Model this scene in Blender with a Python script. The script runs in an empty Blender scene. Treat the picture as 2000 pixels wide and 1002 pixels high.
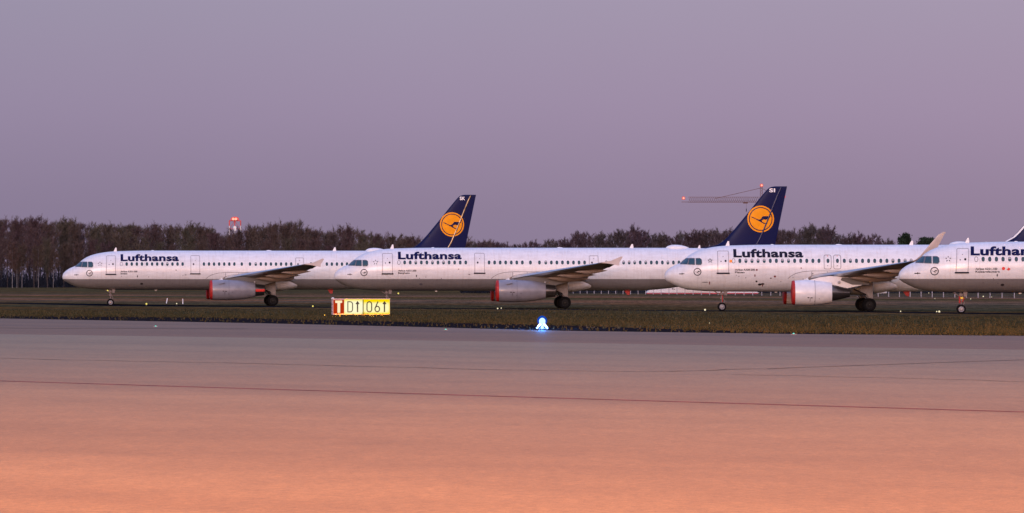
import bpy, bmesh, math, random
from mathutils import Vector, Matrix
random.seed(7)
R = math.radians
SC = bpy.context.scene
COL = SC.collection
F, HC, HY = 9000.0, 2.73, 547.0          # focal length in photo pixels, eye height, horizon row

def at(px, py, z=0.0):
    """point of the plane of height z seen at a photo pixel"""
    s = (py - HY) / (HC - z)
    return Vector(((px - 1000) / s, F / s, z))

def atd(px, d):
    return (px - 1000) * d / F

# ------------------------------------------------------------------ materials
MATS = {}
def mat(name, col, rough=0.6, metal=0.0, coat=0.0, spec=0.5, noise=None, bump=None, emit=None, estr=0.0):
    if name in MATS: return MATS[name]
    m = bpy.data.materials.new(name); m.use_nodes = True
    nt = m.node_tree; b = nt.nodes['Principled BSDF']
    b.inputs['Base Color'].default_value = (*col, 1)
    b.inputs['Roughness'].default_value = rough
    b.inputs['Metallic'].default_value = metal
    b.inputs['Coat Weight'].default_value = coat
    b.inputs['Coat Roughness'].default_value = 0.12
    b.inputs['Specular IOR Level'].default_value = spec
    if emit:
        b.inputs['Emission Color'].default_value = (*emit, 1)
        b.inputs['Emission Strength'].default_value = estr
    if noise or bump:
        tc = nt.nodes.new('ShaderNodeTexCoord')
    if noise:
        sc, amt = noise
        n = nt.nodes.new('ShaderNodeTexNoise'); n.inputs['Scale'].default_value = sc; n.inputs['Detail'].default_value = 5
        nt.links.new(tc.outputs['Object'], n.inputs['Vector'])
        r = nt.nodes.new('ShaderNodeValToRGB')
        r.color_ramp.elements[0].position = 0.3; r.color_ramp.elements[1].position = 0.7
        r.color_ramp.elements[0].color = (*[c * (1 - amt) for c in col], 1)
        r.color_ramp.elements[1].color = (*[min(1, c * (1 + amt)) for c in col], 1)
        nt.links.new(n.outputs['Fac'], r.inputs['Fac']); nt.links.new(r.outputs['Color'], b.inputs['Base Color'])
    if bump:
        sc, st = bump
        n = nt.nodes.new('ShaderNodeTexNoise'); n.inputs['Scale'].default_value = sc; n.inputs['Detail'].default_value = 4
        nt.links.new(tc.outputs['Object'], n.inputs['Vector'])
        bp = nt.nodes.new('ShaderNodeBump'); bp.inputs['Strength'].default_value = st
        nt.links.new(n.outputs['Fac'], bp.inputs['Height']); nt.links.new(bp.outputs['Normal'], b.inputs['Normal'])
    MATS[name] = m
    return m

class NB:
    """small node builder"""
    def __init__(s, nt): s.nt = nt
    def n(s, t, **kw):
        o = s.nt.nodes.new('ShaderNode' + t)
        for k, v in kw.items(): setattr(o, k, v)
        return o
    def math(s, op, a, b=None, clamp=False):
        o = s.n('Math', operation=op, use_clamp=clamp)
        for i, v in enumerate((a, b)):
            if v is None: continue
            if isinstance(v, (int, float)): o.inputs[i].default_value = v
            else: s.nt.links.new(v, o.inputs[i])
        return o.outputs[0]
    def mix(s, f, a, b, mode='MIX'):
        o = s.n('MixRGB', blend_type=mode)
        for i, v in enumerate((f, a, b)):
            if isinstance(v, (int, float)): o.inputs[i].default_value = v if i == 0 else (v, v, v, 1)
            elif isinstance(v, tuple): o.inputs[i].default_value = (*v, 1) if len(v) == 3 else v
            else: s.nt.links.new(v, o.inputs[i])
        return o.outputs[0]
    def ramp(s, f, stops):
        o = s.n('ValToRGB'); e = o.color_ramp.elements
        while len(e) < len(stops): e.new(0.5)
        for el, (p, c) in zip(e, stops):
            el.position = p; el.color = (*c, 1) if len(c) == 3 else c
        s.nt.links.new(f, o.inputs[0]); return o.outputs[0]
    def noise(s, vec, scale, detail=4, rough=0.55):
        o = s.n('TexNoise'); o.inputs['Scale'].default_value = scale; o.inputs['Detail'].default_value = detail
        o.inputs['Roughness'].default_value = rough
        s.nt.links.new(vec, o.inputs['Vector']); return o.outputs['Fac']
    def mapping(s, vec, scale=(1,1,1), rot=(0,0,0), loc=(0,0,0)):
        o = s.n('Mapping'); o.inputs['Scale'].default_value = scale; o.inputs['Rotation'].default_value = rot
        o.inputs['Location'].default_value = loc
        s.nt.links.new(vec, o.inputs['Vector']); return o.outputs[0]

def newmat(name):
    m = bpy.data.materials.new(name); m.use_nodes = True
    b = m.node_tree.nodes['Principled BSDF']; MATS[name] = m
    return m, NB(m.node_tree), b

def paint_mat(name, grey_belly):
    m, nb, b = newmat(name); L = m.node_tree.links
    tc = nb.n('TexCoord').outputs['Object']
    white, grey = (0.70, 0.71, 0.735), (0.20, 0.19, 0.195)
    streak = nb.noise(nb.mapping(tc, (0.6, 1.5, 3.0)), 1.3, 6, 0.6)
    dirt = nb.ramp(streak, [(0.3, (0.87, 0.86, 0.86)), (0.62, (1, 1, 1))])
    run = nb.ramp(nb.noise(nb.mapping(tc, (5.0, 1.0, .35)), 1.0, 5, .65), [(.34, (.92, .90, .88)), (.52, (1, 1, 1))])
    speck = nb.ramp(nb.noise(tc, 14, 3, 0.6), [(0.38, (0.93, 0.92, 0.92)), (0.6, (1, 1, 1))])
    sep = nb.n('SeparateXYZ'); L.new(tc, sep.inputs[0])
    if grey_belly:
        fac = nb.math('GREATER_THAN', sep.outputs[2], 2.83)
        base = nb.mix(fac, grey, white)
    else:
        base = nb.mix(1.0, white, white)
    c = nb.mix(1.0, base, dirt, 'MULTIPLY'); c = nb.mix(1.0, c, speck, 'MULTIPLY'); c = nb.mix(1.0, c, run, 'MULTIPLY')
    # frame and skin panel seams
    wx = nb.math('FRACT', nb.math('MULTIPLY', sep.outputs[0], 1 / 3.2))
    seam = nb.math('LESS_THAN', wx, 0.008)
    c = nb.mix(nb.math('MULTIPLY', seam, 0.16), c, (0.3, 0.28, 0.28))
    L.new(c, b.inputs['Base Color'])
    b.inputs['Roughness'].default_value = 0.34
    bw = nb.n('Bump'); bw.inputs['Strength'].default_value = .35; bw.inputs['Distance'].default_value = .03
    L.new(nb.noise(nb.mapping(tc, (1.1, 1, 1.6)), 1.0, 2), bw.inputs['Height']); L.new(bw.outputs[0], b.inputs['Normal'])
    b.inputs['Coat Weight'].default_value = 0.5; b.inputs['Coat Roughness'].default_value = 0.16
    return m
paint_mat('paint_two_tone', True); paint_mat('paint_white', False)
mat('wing_grey_warmed', (0.20, 0.15, 0.125), 0.45, noise=(1.2, 0.16))  # grey tinted brown, warm light from below put into the colour
mat('wing_dark', (0.07, 0.065, 0.065), 0.5)
mat('lip_metal', (0.55, 0.55, 0.56), 0.3, 0.9)
mat('nacelle_grey', (0.19, 0.185, 0.215), 0.38, coat=0.2, noise=(1.5, 0.14))
mat('nacelle_white', (0.66, 0.65, 0.66), 0.36, coat=0.3, noise=(2.2, 0.08))
mat('nozzle_metal', (0.12, 0.11, 0.11), 0.28, 0.85)
mat('cover_red', (0.34, 0.009, 0.006), 0.6, noise=(3, 0.2), bump=(4, 0.4))
mat('gear_grey', (0.20, 0.18, 0.175), 0.5, spec=0.2, noise=(5, 0.2))
mat('gear_dark', (0.03, 0.025, 0.028), 0.6, spec=0.2)
mat('strut', (0.17, 0.14, 0.14), 0.5, spec=0.2)
mat('tyre', (0.007, 0.007, 0.008), 0.85, spec=0.05)
mat('hub', (0.20, 0.20, 0.22), 0.4, 0.2)
mat('navy', (0.004, 0.006, 0.05), 0.4, spec=0.08)
mat('fin_navy', (0.005, 0.008, 0.05), 0.28, spec=0.07)
mat('fin_seal', (0.005, 0.008, 0.05), 0.25, spec=0.3)
mat('streak_metal', (0.20, 0.15, 0.10), 0.30, 0.9, noise=(1.1, .8))  # warm bare metal, given to one fin for its streak of glow
mat('hub_dark', (0.016, 0.016, 0.017), 0.6, spec=0.1)
mat('logo_orange', (0.76, 0.28, 0.006), 0.4, spec=0.1, noise=(3, 0.06))
mat('ink', (0.008, 0.008, 0.022), 0.5, spec=0.1)
mat('line_grey', (0.09, 0.085, 0.11), 0.5)
mat('seam_grey', (0.20, 0.19, 0.22), 0.5)
mat('winglet_tan', (0.46, 0.39, 0.37), 0.5, noise=(1.5, .1))
mat('decal_white', (0.75, 0.75, 0.78), 0.5)
mat('glass', (0.012, 0.045, 0.06), 0.12, spec=0.8)
mat('cabin_glass', (0.015, 0.045, 0.06), 0.25, spec=0.6)
mat('blind', (0.35, 0.34, 0.36), 0.5)
mat('red_paint', (0.6, 0.02, 0.015), 0.5)
mat('mark_red', (0.16, 0.03, 0.03), 0.6)
mat('white_paint', (0.7, 0.7, 0.72), 0.45)
mat('orange_tape', (0.9, 0.25, 0.02), 0.5)
mat('yellow_paint', (0.7, 0.5, 0.03), 0.5)

# ------------------------------------------------------------------ objects
def link(o, parent=None):
    COL.objects.link(o)
    if parent is not None: o.parent = parent
    return o
def tag(o, label=None, cat=None, group=None, kind=None):
    if label: o['label'] = label
    if cat: o['category'] = cat
    if group: o['group'] = group
    if kind: o['kind'] = kind
    return o
def empty(name, loc, rz=0.0):
    o = bpy.data.objects.new(name, None); o.location = loc; o.rotation_euler = (0, 0, rz); o.empty_display_size = 0.5
    return link(o)
class MB:
    def __init__(s): s.v = []; s.f = []
    def add(s, vs, fs):
        b = len(s.v); s.v += [tuple(p) for p in vs]; s.f += [tuple(i + b for i in f) for f in fs]; return s
    def box(s, c, d, rz=0):
        x, y, z = [k / 2 for k in d]; ca, sa = math.cos(rz), math.sin(rz)
        vs = [(c[0] + i * x * ca - j * y * sa, c[1] + i * x * sa + j * y * ca, c[2] + k * z) for i in (-1, 1) for j in (-1, 1) for k in (-1, 1)]
        return s.add(vs, [(0,1,3,2),(4,6,7,5),(0,4,5,1),(2,3,7,6),(0,2,6,4),(1,5,7,3)])
    def tube(s, p, q, r0, r1=None, n=10, cap=True):
        p, q = Vector(p), Vector(q); r1 = r0 if r1 is None else r1
        d = (q - p).normalized(); u = d.orthogonal().normalized(); w = d.cross(u)
        vs = []
        for c, r in ((p, r0), (q, r1)):
            for i in range(n):
                a = 2 * math.pi * i / n; vs.append(c + (u * math.cos(a) + w * math.sin(a)) * r)
        fs = [(i, (i + 1) % n, n + (i + 1) % n, n + i) for i in range(n)]
        if cap: fs += [tuple(range(n))[::-1], tuple(range(n, 2 * n))]
        return s.add(vs, fs)
    def lathe(s, prof, c, axis='x', n=40, capa=False, capb=False):
        """prof: (position along axis, radius)"""
        vs = []
        for t, r in prof:
            for i in range(n):
                a = 2 * math.pi * i / n; e, g = r * math.cos(a), r * math.sin(a)
                vs.append({'x': (c[0] + t, c[1] + e, c[2] + g), 'y': (c[0] + e, c[1] + t, c[2] + g), 'z': (c[0] + e, c[1] + g, c[2] + t)}[axis])
        fs = [(k * n + i, k * n + (i + 1) % n, (k + 1) * n + (i + 1) % n, (k + 1) * n + i) for k in range(len(prof) - 1) for i in range(n)]
        if capa: fs.append(tuple(range(n)))
        if capb: fs.append(tuple(range((len(prof) - 1) * n, len(prof) * n)))
        return s.add(vs, fs)
    def loft(s, loops, cap=True):
        n = len(loops[0]); vs = [p for l in loops for p in l]
        fs = [(k * n + i, k * n + (i + 1) % n, (k + 1) * n + (i + 1) % n, (k + 1) * n + i) for k in range(len(loops) - 1) for i in range(n)]
        if cap: fs += [tuple(range(n)), tuple(range((len(loops) - 1) * n, len(loops) * n))]
        return s.add(vs, fs)
    def prism(s, poly, y0, y1):
        n = len(poly); vs = [(x, y0, z) for x, z in poly] + [(x, y1, z) for x, z in poly]
        return s.add(vs, [tuple(range(n)), tuple(range(n, 2 * n))] + [(i, (i + 1) % n, n + (i + 1) % n, n + i) for i in range(n)])
    def mesh(s, name, m, smooth=True, fixn=True):
        me = bpy.data.meshes.new(name); me.from_pydata(s.v, [], s.f)
        me.materials.append(MATS[m] if isinstance(m, str) else m)
        if fixn:
            bm = bmesh.new(); bm.from_mesh(me); bmesh.ops.recalc_face_normals(bm, faces=bm.faces); bm.to_mesh(me); bm.free()
        if smooth:
            for p in me.polygons: p.use_smooth = True
            try: me.set_sharp_from_angle(angle=R(40))
            except Exception: pass
        return me
    def build(s, name, m, parent=None, smooth=True, fixn=True):
        return link(bpy.data.objects.new(name, s.mesh(name, m, smooth, fixn)), parent)

def pchip(xs, ys):
    n = len(xs); h = [xs[i+1] - xs[i] for i in range(n-1)]; d = [(ys[i+1] - ys[i]) / h[i] for i in range(n-1)]
    m = [d[0]] + [0 if d[i-1] * d[i] <= 0 else 2 * d[i-1] * d[i] / (d[i-1] + d[i]) for i in range(1, n-1)] + [d[-1]]
    def f(x):
        if x <= xs[0]: return ys[0]
        if x >= xs[-1]: return ys[-1]
        i = 0
        while x > xs[i+1]: i += 1
        t = (x - xs[i]) / h[i]; a, b = (1 + 2*t) * (1-t)**2, t * (1-t)**2
        return a * ys[i] + b * h[i] * m[i] + t*t*(3-2*t) * ys[i+1] + t*t*(t-1) * h[i] * m[i+1]
    return f

# --- flat shapes (lists of (x,z) vertices + faces) laid onto a curved surface y = -f(x,z)
def lay(vs, fs, f, eps, name, m, parent, grid=0.12, zonly=False):
    bm = bmesh.new()
    bv = [bm.verts.new((x, 0, z)) for x, z in vs]
    for q in fs:
        try: bm.faces.new([bv[i] for i in q])
        except ValueError: pass
    xs = [p[0] for p in vs]; zs = [p[1] for p in vs]
    if max(zs) - min(zs) > grid:
        k = min(zs) + grid
        while k < max(zs):
            bmesh.ops.bisect_plane(bm, geom=bm.verts[:] + bm.edges[:] + bm.faces[:], plane_co=(0, 0, k), plane_no=(0, 0, 1)); k += grid
    if not zonly and max(xs) - min(xs) > grid:
        k = min(xs) + grid
        while k < max(xs):
            bmesh.ops.bisect_plane(bm, geom=bm.verts[:] + bm.edges[:] + bm.faces[:], plane_co=(k, 0, 0), plane_no=(1, 0, 0)); k += grid
    for v in bm.verts:
        x, z = v.co.x, v.co.z; h = 0.01
        y = f(x, z); fx = (f(x + h, z) - f(x - h, z)) / (2*h); fz = (f(x, z + h) - f(x, z - h)) / (2*h)
        fx = max(-6, min(6, fx)); fz = max(-6, min(6, fz))
        nrm = Vector((-fx, -1, -fz)).normalized()
        v.co = Vector((x, -y, z)) + nrm * eps
    bmesh.ops.triangulate(bm, faces=bm.faces)
    for q in bm.faces:
        if q.normal.y > 0: q.normal_flip()
        q.smooth = True
    me = bpy.data.meshes.new(name); bm.to_mesh(me); bm.free(); me.materials.append(MATS[m])
    return link(bpy.data.objects.new(name, me), parent)

def ring2(cx, cz, r0, r1, n=40):
    vs = [(cx + r * math.cos(2*math.pi*i/n), cz + r * math.sin(2*math.pi*i/n)) for r in (r0, r1) for i in range(n)]
    return vs, [(i, (i+1) % n, n + (i+1) % n, n + i) for i in range(n)]
def disc2(cx, cz, rx, rz=None, n=32, p=2.0):
    rz = rz or rx; vs = []
    for i in range(n):
        a = 2*math.pi*i/n; c, s_ = math.cos(a), math.sin(a)
        vs.append((cx + rx * math.copysign(abs(c)**(2/p), c), cz + rz * math.copysign(abs(s_)**(2/p), s_)))
    return vs, [tuple(range(n))]
def strip2(pts, w, closed=False):
    n = len(pts); L_, R_ = [], []
    for i, p in enumerate(pts):
        a = pts[(i-1) % n] if (closed or i > 0) else None; b = pts[(i+1) % n] if (closed or i < n-1) else None
        p = Vector(p)
        d1 = (p - Vector(a)).normalized() if a is not None else None; d2 = (Vector(b) - p).normalized() if b is not None else None
        d = (d1 + d2).normalized() if (d1 and d2) else (d1 or d2)
        nn = Vector((-d.y, d.x)); k = 1.0
        if d1 and d2: k = 1 / max(0.4, nn.dot(Vector((-d1.y, d1.x))))
        L_.append(tuple(p + nn * w/2 * k)); R_.append(tuple(p - nn * w/2 * k))
    m = n if closed else n - 1
    return L_ + R_, [(i, (i+1) % n, n + (i+1) % n, n + i) for i in range(m)]
def rrect(x0, x1, z0, z1, r, n=4):
    pts = []
    for cx, cz, a0 in ((x1-r, z1-r, 0), (x0+r, z1-r, 90), (x0+r, z0+r, 180), (x1-r, z0+r, 270)):
        for i in range(n+1):
            a = R(a0 + 90*i/n); pts.append((cx + r*math.cos(a), cz + r*math.sin(a)))
    return pts
def text2(txt, x0, x1, z0, z1, bold=0.0, lean=0.0):
    """glyph outlines fitted so the text runs x0..x1 and the first (capital) glyph stands z0..z1"""
    cu = bpy.data.curves.new('t', 'FONT'); cu.body = txt; cu.size = 1; cu.offset = bold; cu.resolution_u = 4
    cu.space_character = 1.0 + bold * 1.2
    ob = bpy.data.objects.new('t', cu); COL.objects.link(ob)
    me = bpy.data.meshes.new_from_object(ob.evaluated_get(bpy.context.evaluated_depsgraph_get()))
    vs = [(v.co.x, v.co.y) for v in me.vertices]; fs = [tuple(p.vertices) for p in me.polygons]
    bpy.data.objects.remove(ob); bpy.data.meshes.remove(me); bpy.data.curves.remove(cu)
    ax, bx = min(v[0] for v in vs), max(v[0] for v in vs)
    top = max(v[1] for v in vs); lo = 0 - bold
    out = []
    for x, y in vs:
        z = z0 + (y - lo) / (top - lo) * (z1 - z0)
        out.append((x0 + (x - ax) / (bx - ax) * (x1 - x0) + (z - z0) * lean, z))
    return out, fs

BIRD = [(-.76,.17),(-.58,.15),(-.37,.03),(-.15,-.05),(.0,.0),(.08,.1),(.16,.21),(.4,.22),(.75,.20),(.68,.10),(.55,.0),(.40,-.05),(.21,-.03),(.07,-.11),(.12,-.22),
        (.31,-.31),(.48,-.355),(.46,-.40),(.245,-.37),(.03,-.25),(-.21,-.12),(-.46,.02),(-.64,.10)]

def airfoil(n=14, t=0.12, sym=False):
    """closed loop of (c, h), c 0..1 from nose to trailing edge"""
    up, lo = [], []
    for i in range(n + 1):
        c = 0.5 * (1 - math.cos(math.pi * i / n))
        h = 5 * t * (0.2969*math.sqrt(c) - 0.126*c - 0.3516*c*c + 0.2843*c**3 - 0.1015*c**4)
        cam = 0 if sym else 0.02 * math.sin(math.pi * c)
        up.append((c, h + cam)); lo.append((c, -h + cam))
    return up + lo[::-1][1:-1]

# ------------------------------------------------------------------ the airliner
def airliner(cfg):
    long = cfg['long']; fwd = 4.27 if long else 0.0; aft = 6.94 if long else 0.0
    th = R(cfg['yaw'])
    root = empty('airliner', (cfg['x'], cfg['y'], 0), th)
    tag(root, cfg['label'], 'aircraft', 'white airliners parked in a row across the runway')
    paint = 'paint_two_tone' if cfg['two_tone'] else 'paint_white'
    fwt = aft + 37.57 - 44.51     # 0 for both lengths
    # profile: x, top, bottom, half width
    P = [(0,3.12,2.96,.02),(.03,3.26,2.84,.17),(.10,3.42,2.75,.33),(.25,3.60,2.62,.50),(.42,3.75,2.53,.66),(.87,4.02,2.29,.94),(1.42,4.26,2.06,1.21),(1.66,4.46,1.99,1.31),(1.9,4.68,1.93,1.39),
         (2.2,4.93,1.88,1.49),(2.61,5.17,1.82,1.60),(3.13,5.38,1.78,1.71),(3.9,5.57,1.735,1.83),(4.68,5.69,1.72,1.91),(5.5,5.76,1.705,1.955),(7.4,5.82,1.70,1.975),(9,5.84,1.70,1.975)]
    for x, t, b, w in [(22,5.84,1.70,1.975),(25,5.84,1.90,1.95),(28,5.82,2.45,1.82),(31,5.74,3.2,1.50),(34,5.5,4.05,.98),(36.4,5.2,4.62,.42),(37.4,5.02,4.85,.16)]:
        P.append((x + aft, t, b, w))
    xs = [p[0] for p in P]; ft = pchip(xs, [p[1] for p in P]); fb = pchip(xs, [p[2] for p in P]); fw = pchip(xs, [p[3] for p in P])
    def half(x, z):
        t, b, w = ft(x), fb(x), fw(x); c, h = (t + b)/2, max(0.02, (t - b)/2); u = (z - c)/h
        return w * math.sqrt(max(0.002, 1 - u*u))
    st = [0,.01,.03,.06,.1,.16,.25]; x = .35
    while x < 6: st.append(x); x += 0.15
    while x < 20 + aft: st.append(x); x += 1.0
    while x < 37.4 + aft: st.append(x); x += 0.6
    st.append(37.4 + aft)
    N = 72; mb = MB(); loops = []
    for x in st:
        t, b, w = ft(x), fb(x), fw(x); c, h = (t + b)/2, (t - b)/2
        loops.append([(x, w*math.cos(2*math.pi*i/N), c + h*math.sin(2*math.pi*i/N)) for i in range(N)])
    fus = mb.loft(loops).build('fuselage', paint, root)
    E = 0.013
    def L(shape, name, m, parent=root, eps=E, **k):
        return lay(shape[0], shape[1], half, eps, name, m, parent, **k)
    lean = cfg.get('lean', 0.0)
    # cockpit glazing, both sides
    cock = [[(1.37,4.13),(1.50,4.33),(1.66,4.47),(1.86,4.625),(2.10,4.63),(1.97,4.11)],
            [(2.03,4.10),(2.16,4.63),(2.60,4.63),(2.60,4.08)],
            [(2.71,4.08),(2.71,4.63),(3.06,4.63),(3.19,4.52),(3.22,4.20),(3.12,4.06)]]
    for k, q in enumerate(cock):
        o = L((q, [tuple(range(len(q)))]), 'windshield' if k == 0 else 'cockpit_window', 'glass', grid=0.06)
        me = o.data.copy(); me.transform(Matrix.Scale(-1, 4, (0, 1, 0))); me.flip_normals()
        link(bpy.data.objects.new(o.name.split('.')[0], me), root)
        fr = L(strip2(q, 0.045, True), 'frame', 'line_grey', o, 0.02, grid=0.06)
    # emblem ring near the nose
    o = L(ring2(2.83, 3.45, .265, .335), 'emblem', 'ink', eps=0.016)
    L(([(2.83 + a*.30, 3.45 + b*.36) for a, b in BIRD], [tuple(range(len(BIRD)))]), 'bird_mark', 'ink', o, 0.018)
    # star mark
    cx, cz = 3.93, 4.43; vs, fs = [], []
    if cfg['two_tone']:
        for i in range(5):
            a = R(90 + 72*i); px_, pz = cx + .17*math.cos(a), cz + .17*math.sin(a); b0 = len(vs)
            for j, rr in ((0, .10), (130, .065), (230, .065)):
                vs.append((px_ + rr*math.cos(a + R(j)), pz + rr*math.sin(a + R(j))))
            fs.append((b0, b0+1, b0+2))
        L((vs, fs), 'star_mark', 'ink')
    else:
        pts = [(cx + (.19 if i % 2 == 0 else .08)*math.cos(R(90 + 36*i)), cz + (.19 if i % 2 == 0 else .08)*math.sin(R(90 + 36*i))) for i in range(10)]
        L(strip2(pts, .035, True), 'star_mark', 'ink')
    # name, type and town
    L(text2(cfg.get('title', 'Lufthansa'), cfg['t0'], cfg['t1'], 4.71, 5.45, cfg.get('bold', .03), lean), 'title_lettering', 'navy' if cfg['two_tone'] else 'ink', grid=0.11, zonly=True)
    L(text2(cfg['type'], 6.10, 7.85, 3.55, 3.72, .03, lean), 'type_lettering', 'ink', zonly=True)
    L(text2(cfg['town'], 6.10, 6.10 + .17*len(cfg['town'])*.82, 3.33, 3.49, .03, lean), 'town_lettering', 'ink', zonly=True)
    if cfg.get('heart'):
        L(disc2(8.35, 3.66, .13), 'red_emblem', 'red_paint'); L(([(8.60,3.56),(8.76,3.76),(8.92,3.60),(8.76,3.50)], [(0,1,2,3)]), 'red_emblem', 'red_paint')
    # doors
    def sh(pts): return [(x + (z - 4.4)*lean, z) for x, z in pts]
    def door(x0, x1, z0, z1, win=True, sill=True, rad=.10, name='cabin_door', wx=.72):
        pts = rrect(x0, x1, z0, z1, rad)
        o = L((sh(pts), [tuple(range(len(pts)))]), name, paint, eps=0.007)
        L(strip2(sh(pts), .04, True), 'door_frame', 'seam_grey', o, 0.016)
        if sill:
            L(strip2(sh([(x0 - .09, z0 + .03), (x1 + .09, z0 + .03)]), .12), 'sill', 'ink', o, 0.04)
        if win: L(disc2(x0 + wx*(x1-x0), 4.40, .085, .10, 14), 'window', 'ink', o, 0.02)
        if win: L(disc2(x0 + .30*(x1-x0), 4.36, .05, .06, 10), 'handle', 'line_grey', o, 0.02); L(disc2(x0 + .5*(x1-x0), 4.78, .04, .04, 10), 'latch', 'line_grey', o, 0.02)
        return o
    door(4.60, 5.55, 3.30, 5.27)
    if long:
        door(13.45, 14.38, 3.36, 5.30, wx=.3); door(24.46, 25.32, 3.55, 5.06, True, False, wx=.3); door(38.2, 39.1, 3.36, 5.28)
        wins = [6.72 + .533*i for i in range(12)] + [14.82 + .533*i for i in range(7)] + [18.80] + [19.66] + [20.27 + .533*i for i in range(8)] + [26.1, 26.63] + [27.76 + .533*i for i in range(18)]
    else:
        for c in (14.22, 15.06):
            pts = rrect(c - .31, c + .31, 3.70, 4.92, .16)
            o = L((pts, [tuple(range(len(pts)))]), 'overwing_exit', paint, eps=0.007); L(strip2(pts, .04, True), 'door_frame', 'line_grey', o, 0.016)
            L(disc2(c, 4.83, .04, .04, 8), 'handle', 'red_paint', o, 0.02)
            L(disc2(c, 3.98, .05, .03, 8), 'latch', 'ink', o, 0.02)
        door(31.3, 32.2, 3.36, 5.28)
        L((rrect(5.62, 5.86, 4.26, 4.50, .02), [tuple(range(20))]), 'orange_notice', 'orange_tape')
        wins = [6.53 + .533*i for i in range(14)] + [14.25, 15.08] + [15.68 + .533*i for i in range(28)]
    # cabin windows share three meshes
    z0 = 4.41
    proto = {}
    for key in ('clear', 'half'):
        a = L(disc2(10, z0, .135, .195, 20, 2.4), 'cabin_window', 'cabin_glass', eps=0.014); b = L(ring2(0, 0, .1, .2, 4), 'x', 'blind')
        COL.objects.unlink(b); bpy.data.objects.remove(b)
        fr = L(strip2(disc2(10, z0, .158, .218, 20, 2.4)[0], .035, True), 'window_surround', 'decal_white', a, 0.012)
        bl = None
        if key == 'half':
            bl = L(([(10 + x, z0 + max(.02, z)) for x, z in disc2(0, 0, .11, .165, 20, 2.4)[0] if z > -.04], [tuple(range(len([1 for x, z in disc2(0,0,.11,.165,20,2.4)[0] if z > -.04])))]), 'window_blind', 'blind', a, 0.020)
        proto[key] = (a, fr, bl)
    for i, wx in enumerate(wins):
        key = 'half' if random.random() < cfg.get('blinds', .15) else 'clear'
        a, fr, bl = proto[key]
        n = a.copy(); COL.objects.link(n); n.parent = root; n.location = (wx - 10, 0, 0)
        for c in (fr, bl):
            if c is None: continue
            d = c.copy(); COL.objects.link(d); d.parent = n
    for a, fr, bl in proto.values():
        for q in (fr, bl, a):
            if q is not None: bpy.data.objects.remove(q)
    wx = wins[0] - .55
    L(strip2(disc2(wx, z0, .13, .19, 20, 2.4)[0], .035, True), 'blanked_window', 'line_grey')
    # service marks, ports and small hatches
    rr = random.Random(cfg['seed'])
    marks = [(1.35,3.27,.14,.04),(1.62,3.28,.10,.035),(1.5,3.28,.05,.09),(7.85,3.13,.05,.12),(11.9,3.78,.06,.05),(8.3,2.35,.16,.10),(12.9,3.28,.10,.03)]
    if not cfg['two_tone']: marks += [(9.6,3.05,.10,.09),(9.25,2.9,.08,.05),(8.55,2.4,.16,.08),(8.55,2.28,.05,.12),(3.5,2.55,.28,.03),(3.9,2.48,.05,.14),(8.0,2.62,.09,.08),(8.0,3.62,.09,.08)]
    for x, z, w, h in marks:
        L(disc2(x, z, w, h, 10), 'service_mark', 'gear_dark' if rr.random() < .6 else 'mark_red' if not cfg['two_tone'] else 'line_grey', eps=.015)
    for k in range(6):
        L(disc2(rr.uniform(6, 13), rr.uniform(2.3, 3.3), .04, .04, 8), 'service_mark', 'line_grey', eps=.015)
    pts = [(9.0 + aft*.0, 2.0), (9.0, 2.75), (10.9, 2.75), (10.9, 2.0)]
    # wing-to-body seam (curve in front of the fairing)
    w0 = 12.5 + fwd
    crv = [(w0 - 1.75, 2.86), (w0 - 1.5, 3.08), (w0 - 1.1, 3.30), (w0 - .5, 3.46), (w0 + .3, 3.53), (w0 + 2.5, 3.53), (w0 + 4.2, 3.50)]
    # belly fairing
    fl = []
    for t in range(21):
        u = t / 20; x = w0 - 1.9 + u * 11.4
        k = math.sin(math.pi * min(1, max(0, u)))**.45 if 0 < u < 1 else 0.02
        k2 = min(1, u*4.5)**.6 * min(1, (1-u)*2.6)**.75 if 0 < u < 1 else 0.01
        hw = .6 + 1.62 * k2; hh = .25 + .78 * k2; zc = 2.45 + (.10 if u > .75 else 0) * (u - .75) * 4
        fl.append([(x, hw * math.copysign(abs(math.cos(a))**.72, math.cos(a)), zc + hh * math.copysign(abs(math.sin(a))**.8, math.sin(a))) for a in [2*math.pi*i/40 for i in range(40)]])
    MB().loft(fl).build('belly_fairing', 'paint_white' , root)
    L(strip2(crv, .035), 'fairing_seam', 'line_grey')
    for dx in (.3, 1.7): L(strip2([(w0 + dx, 2.95), (w0 + dx, 3.52)], .03), 'fairing_seam', 'line_grey', eps=.25)
    # wings
    xr = 12.55 + fwd
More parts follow.
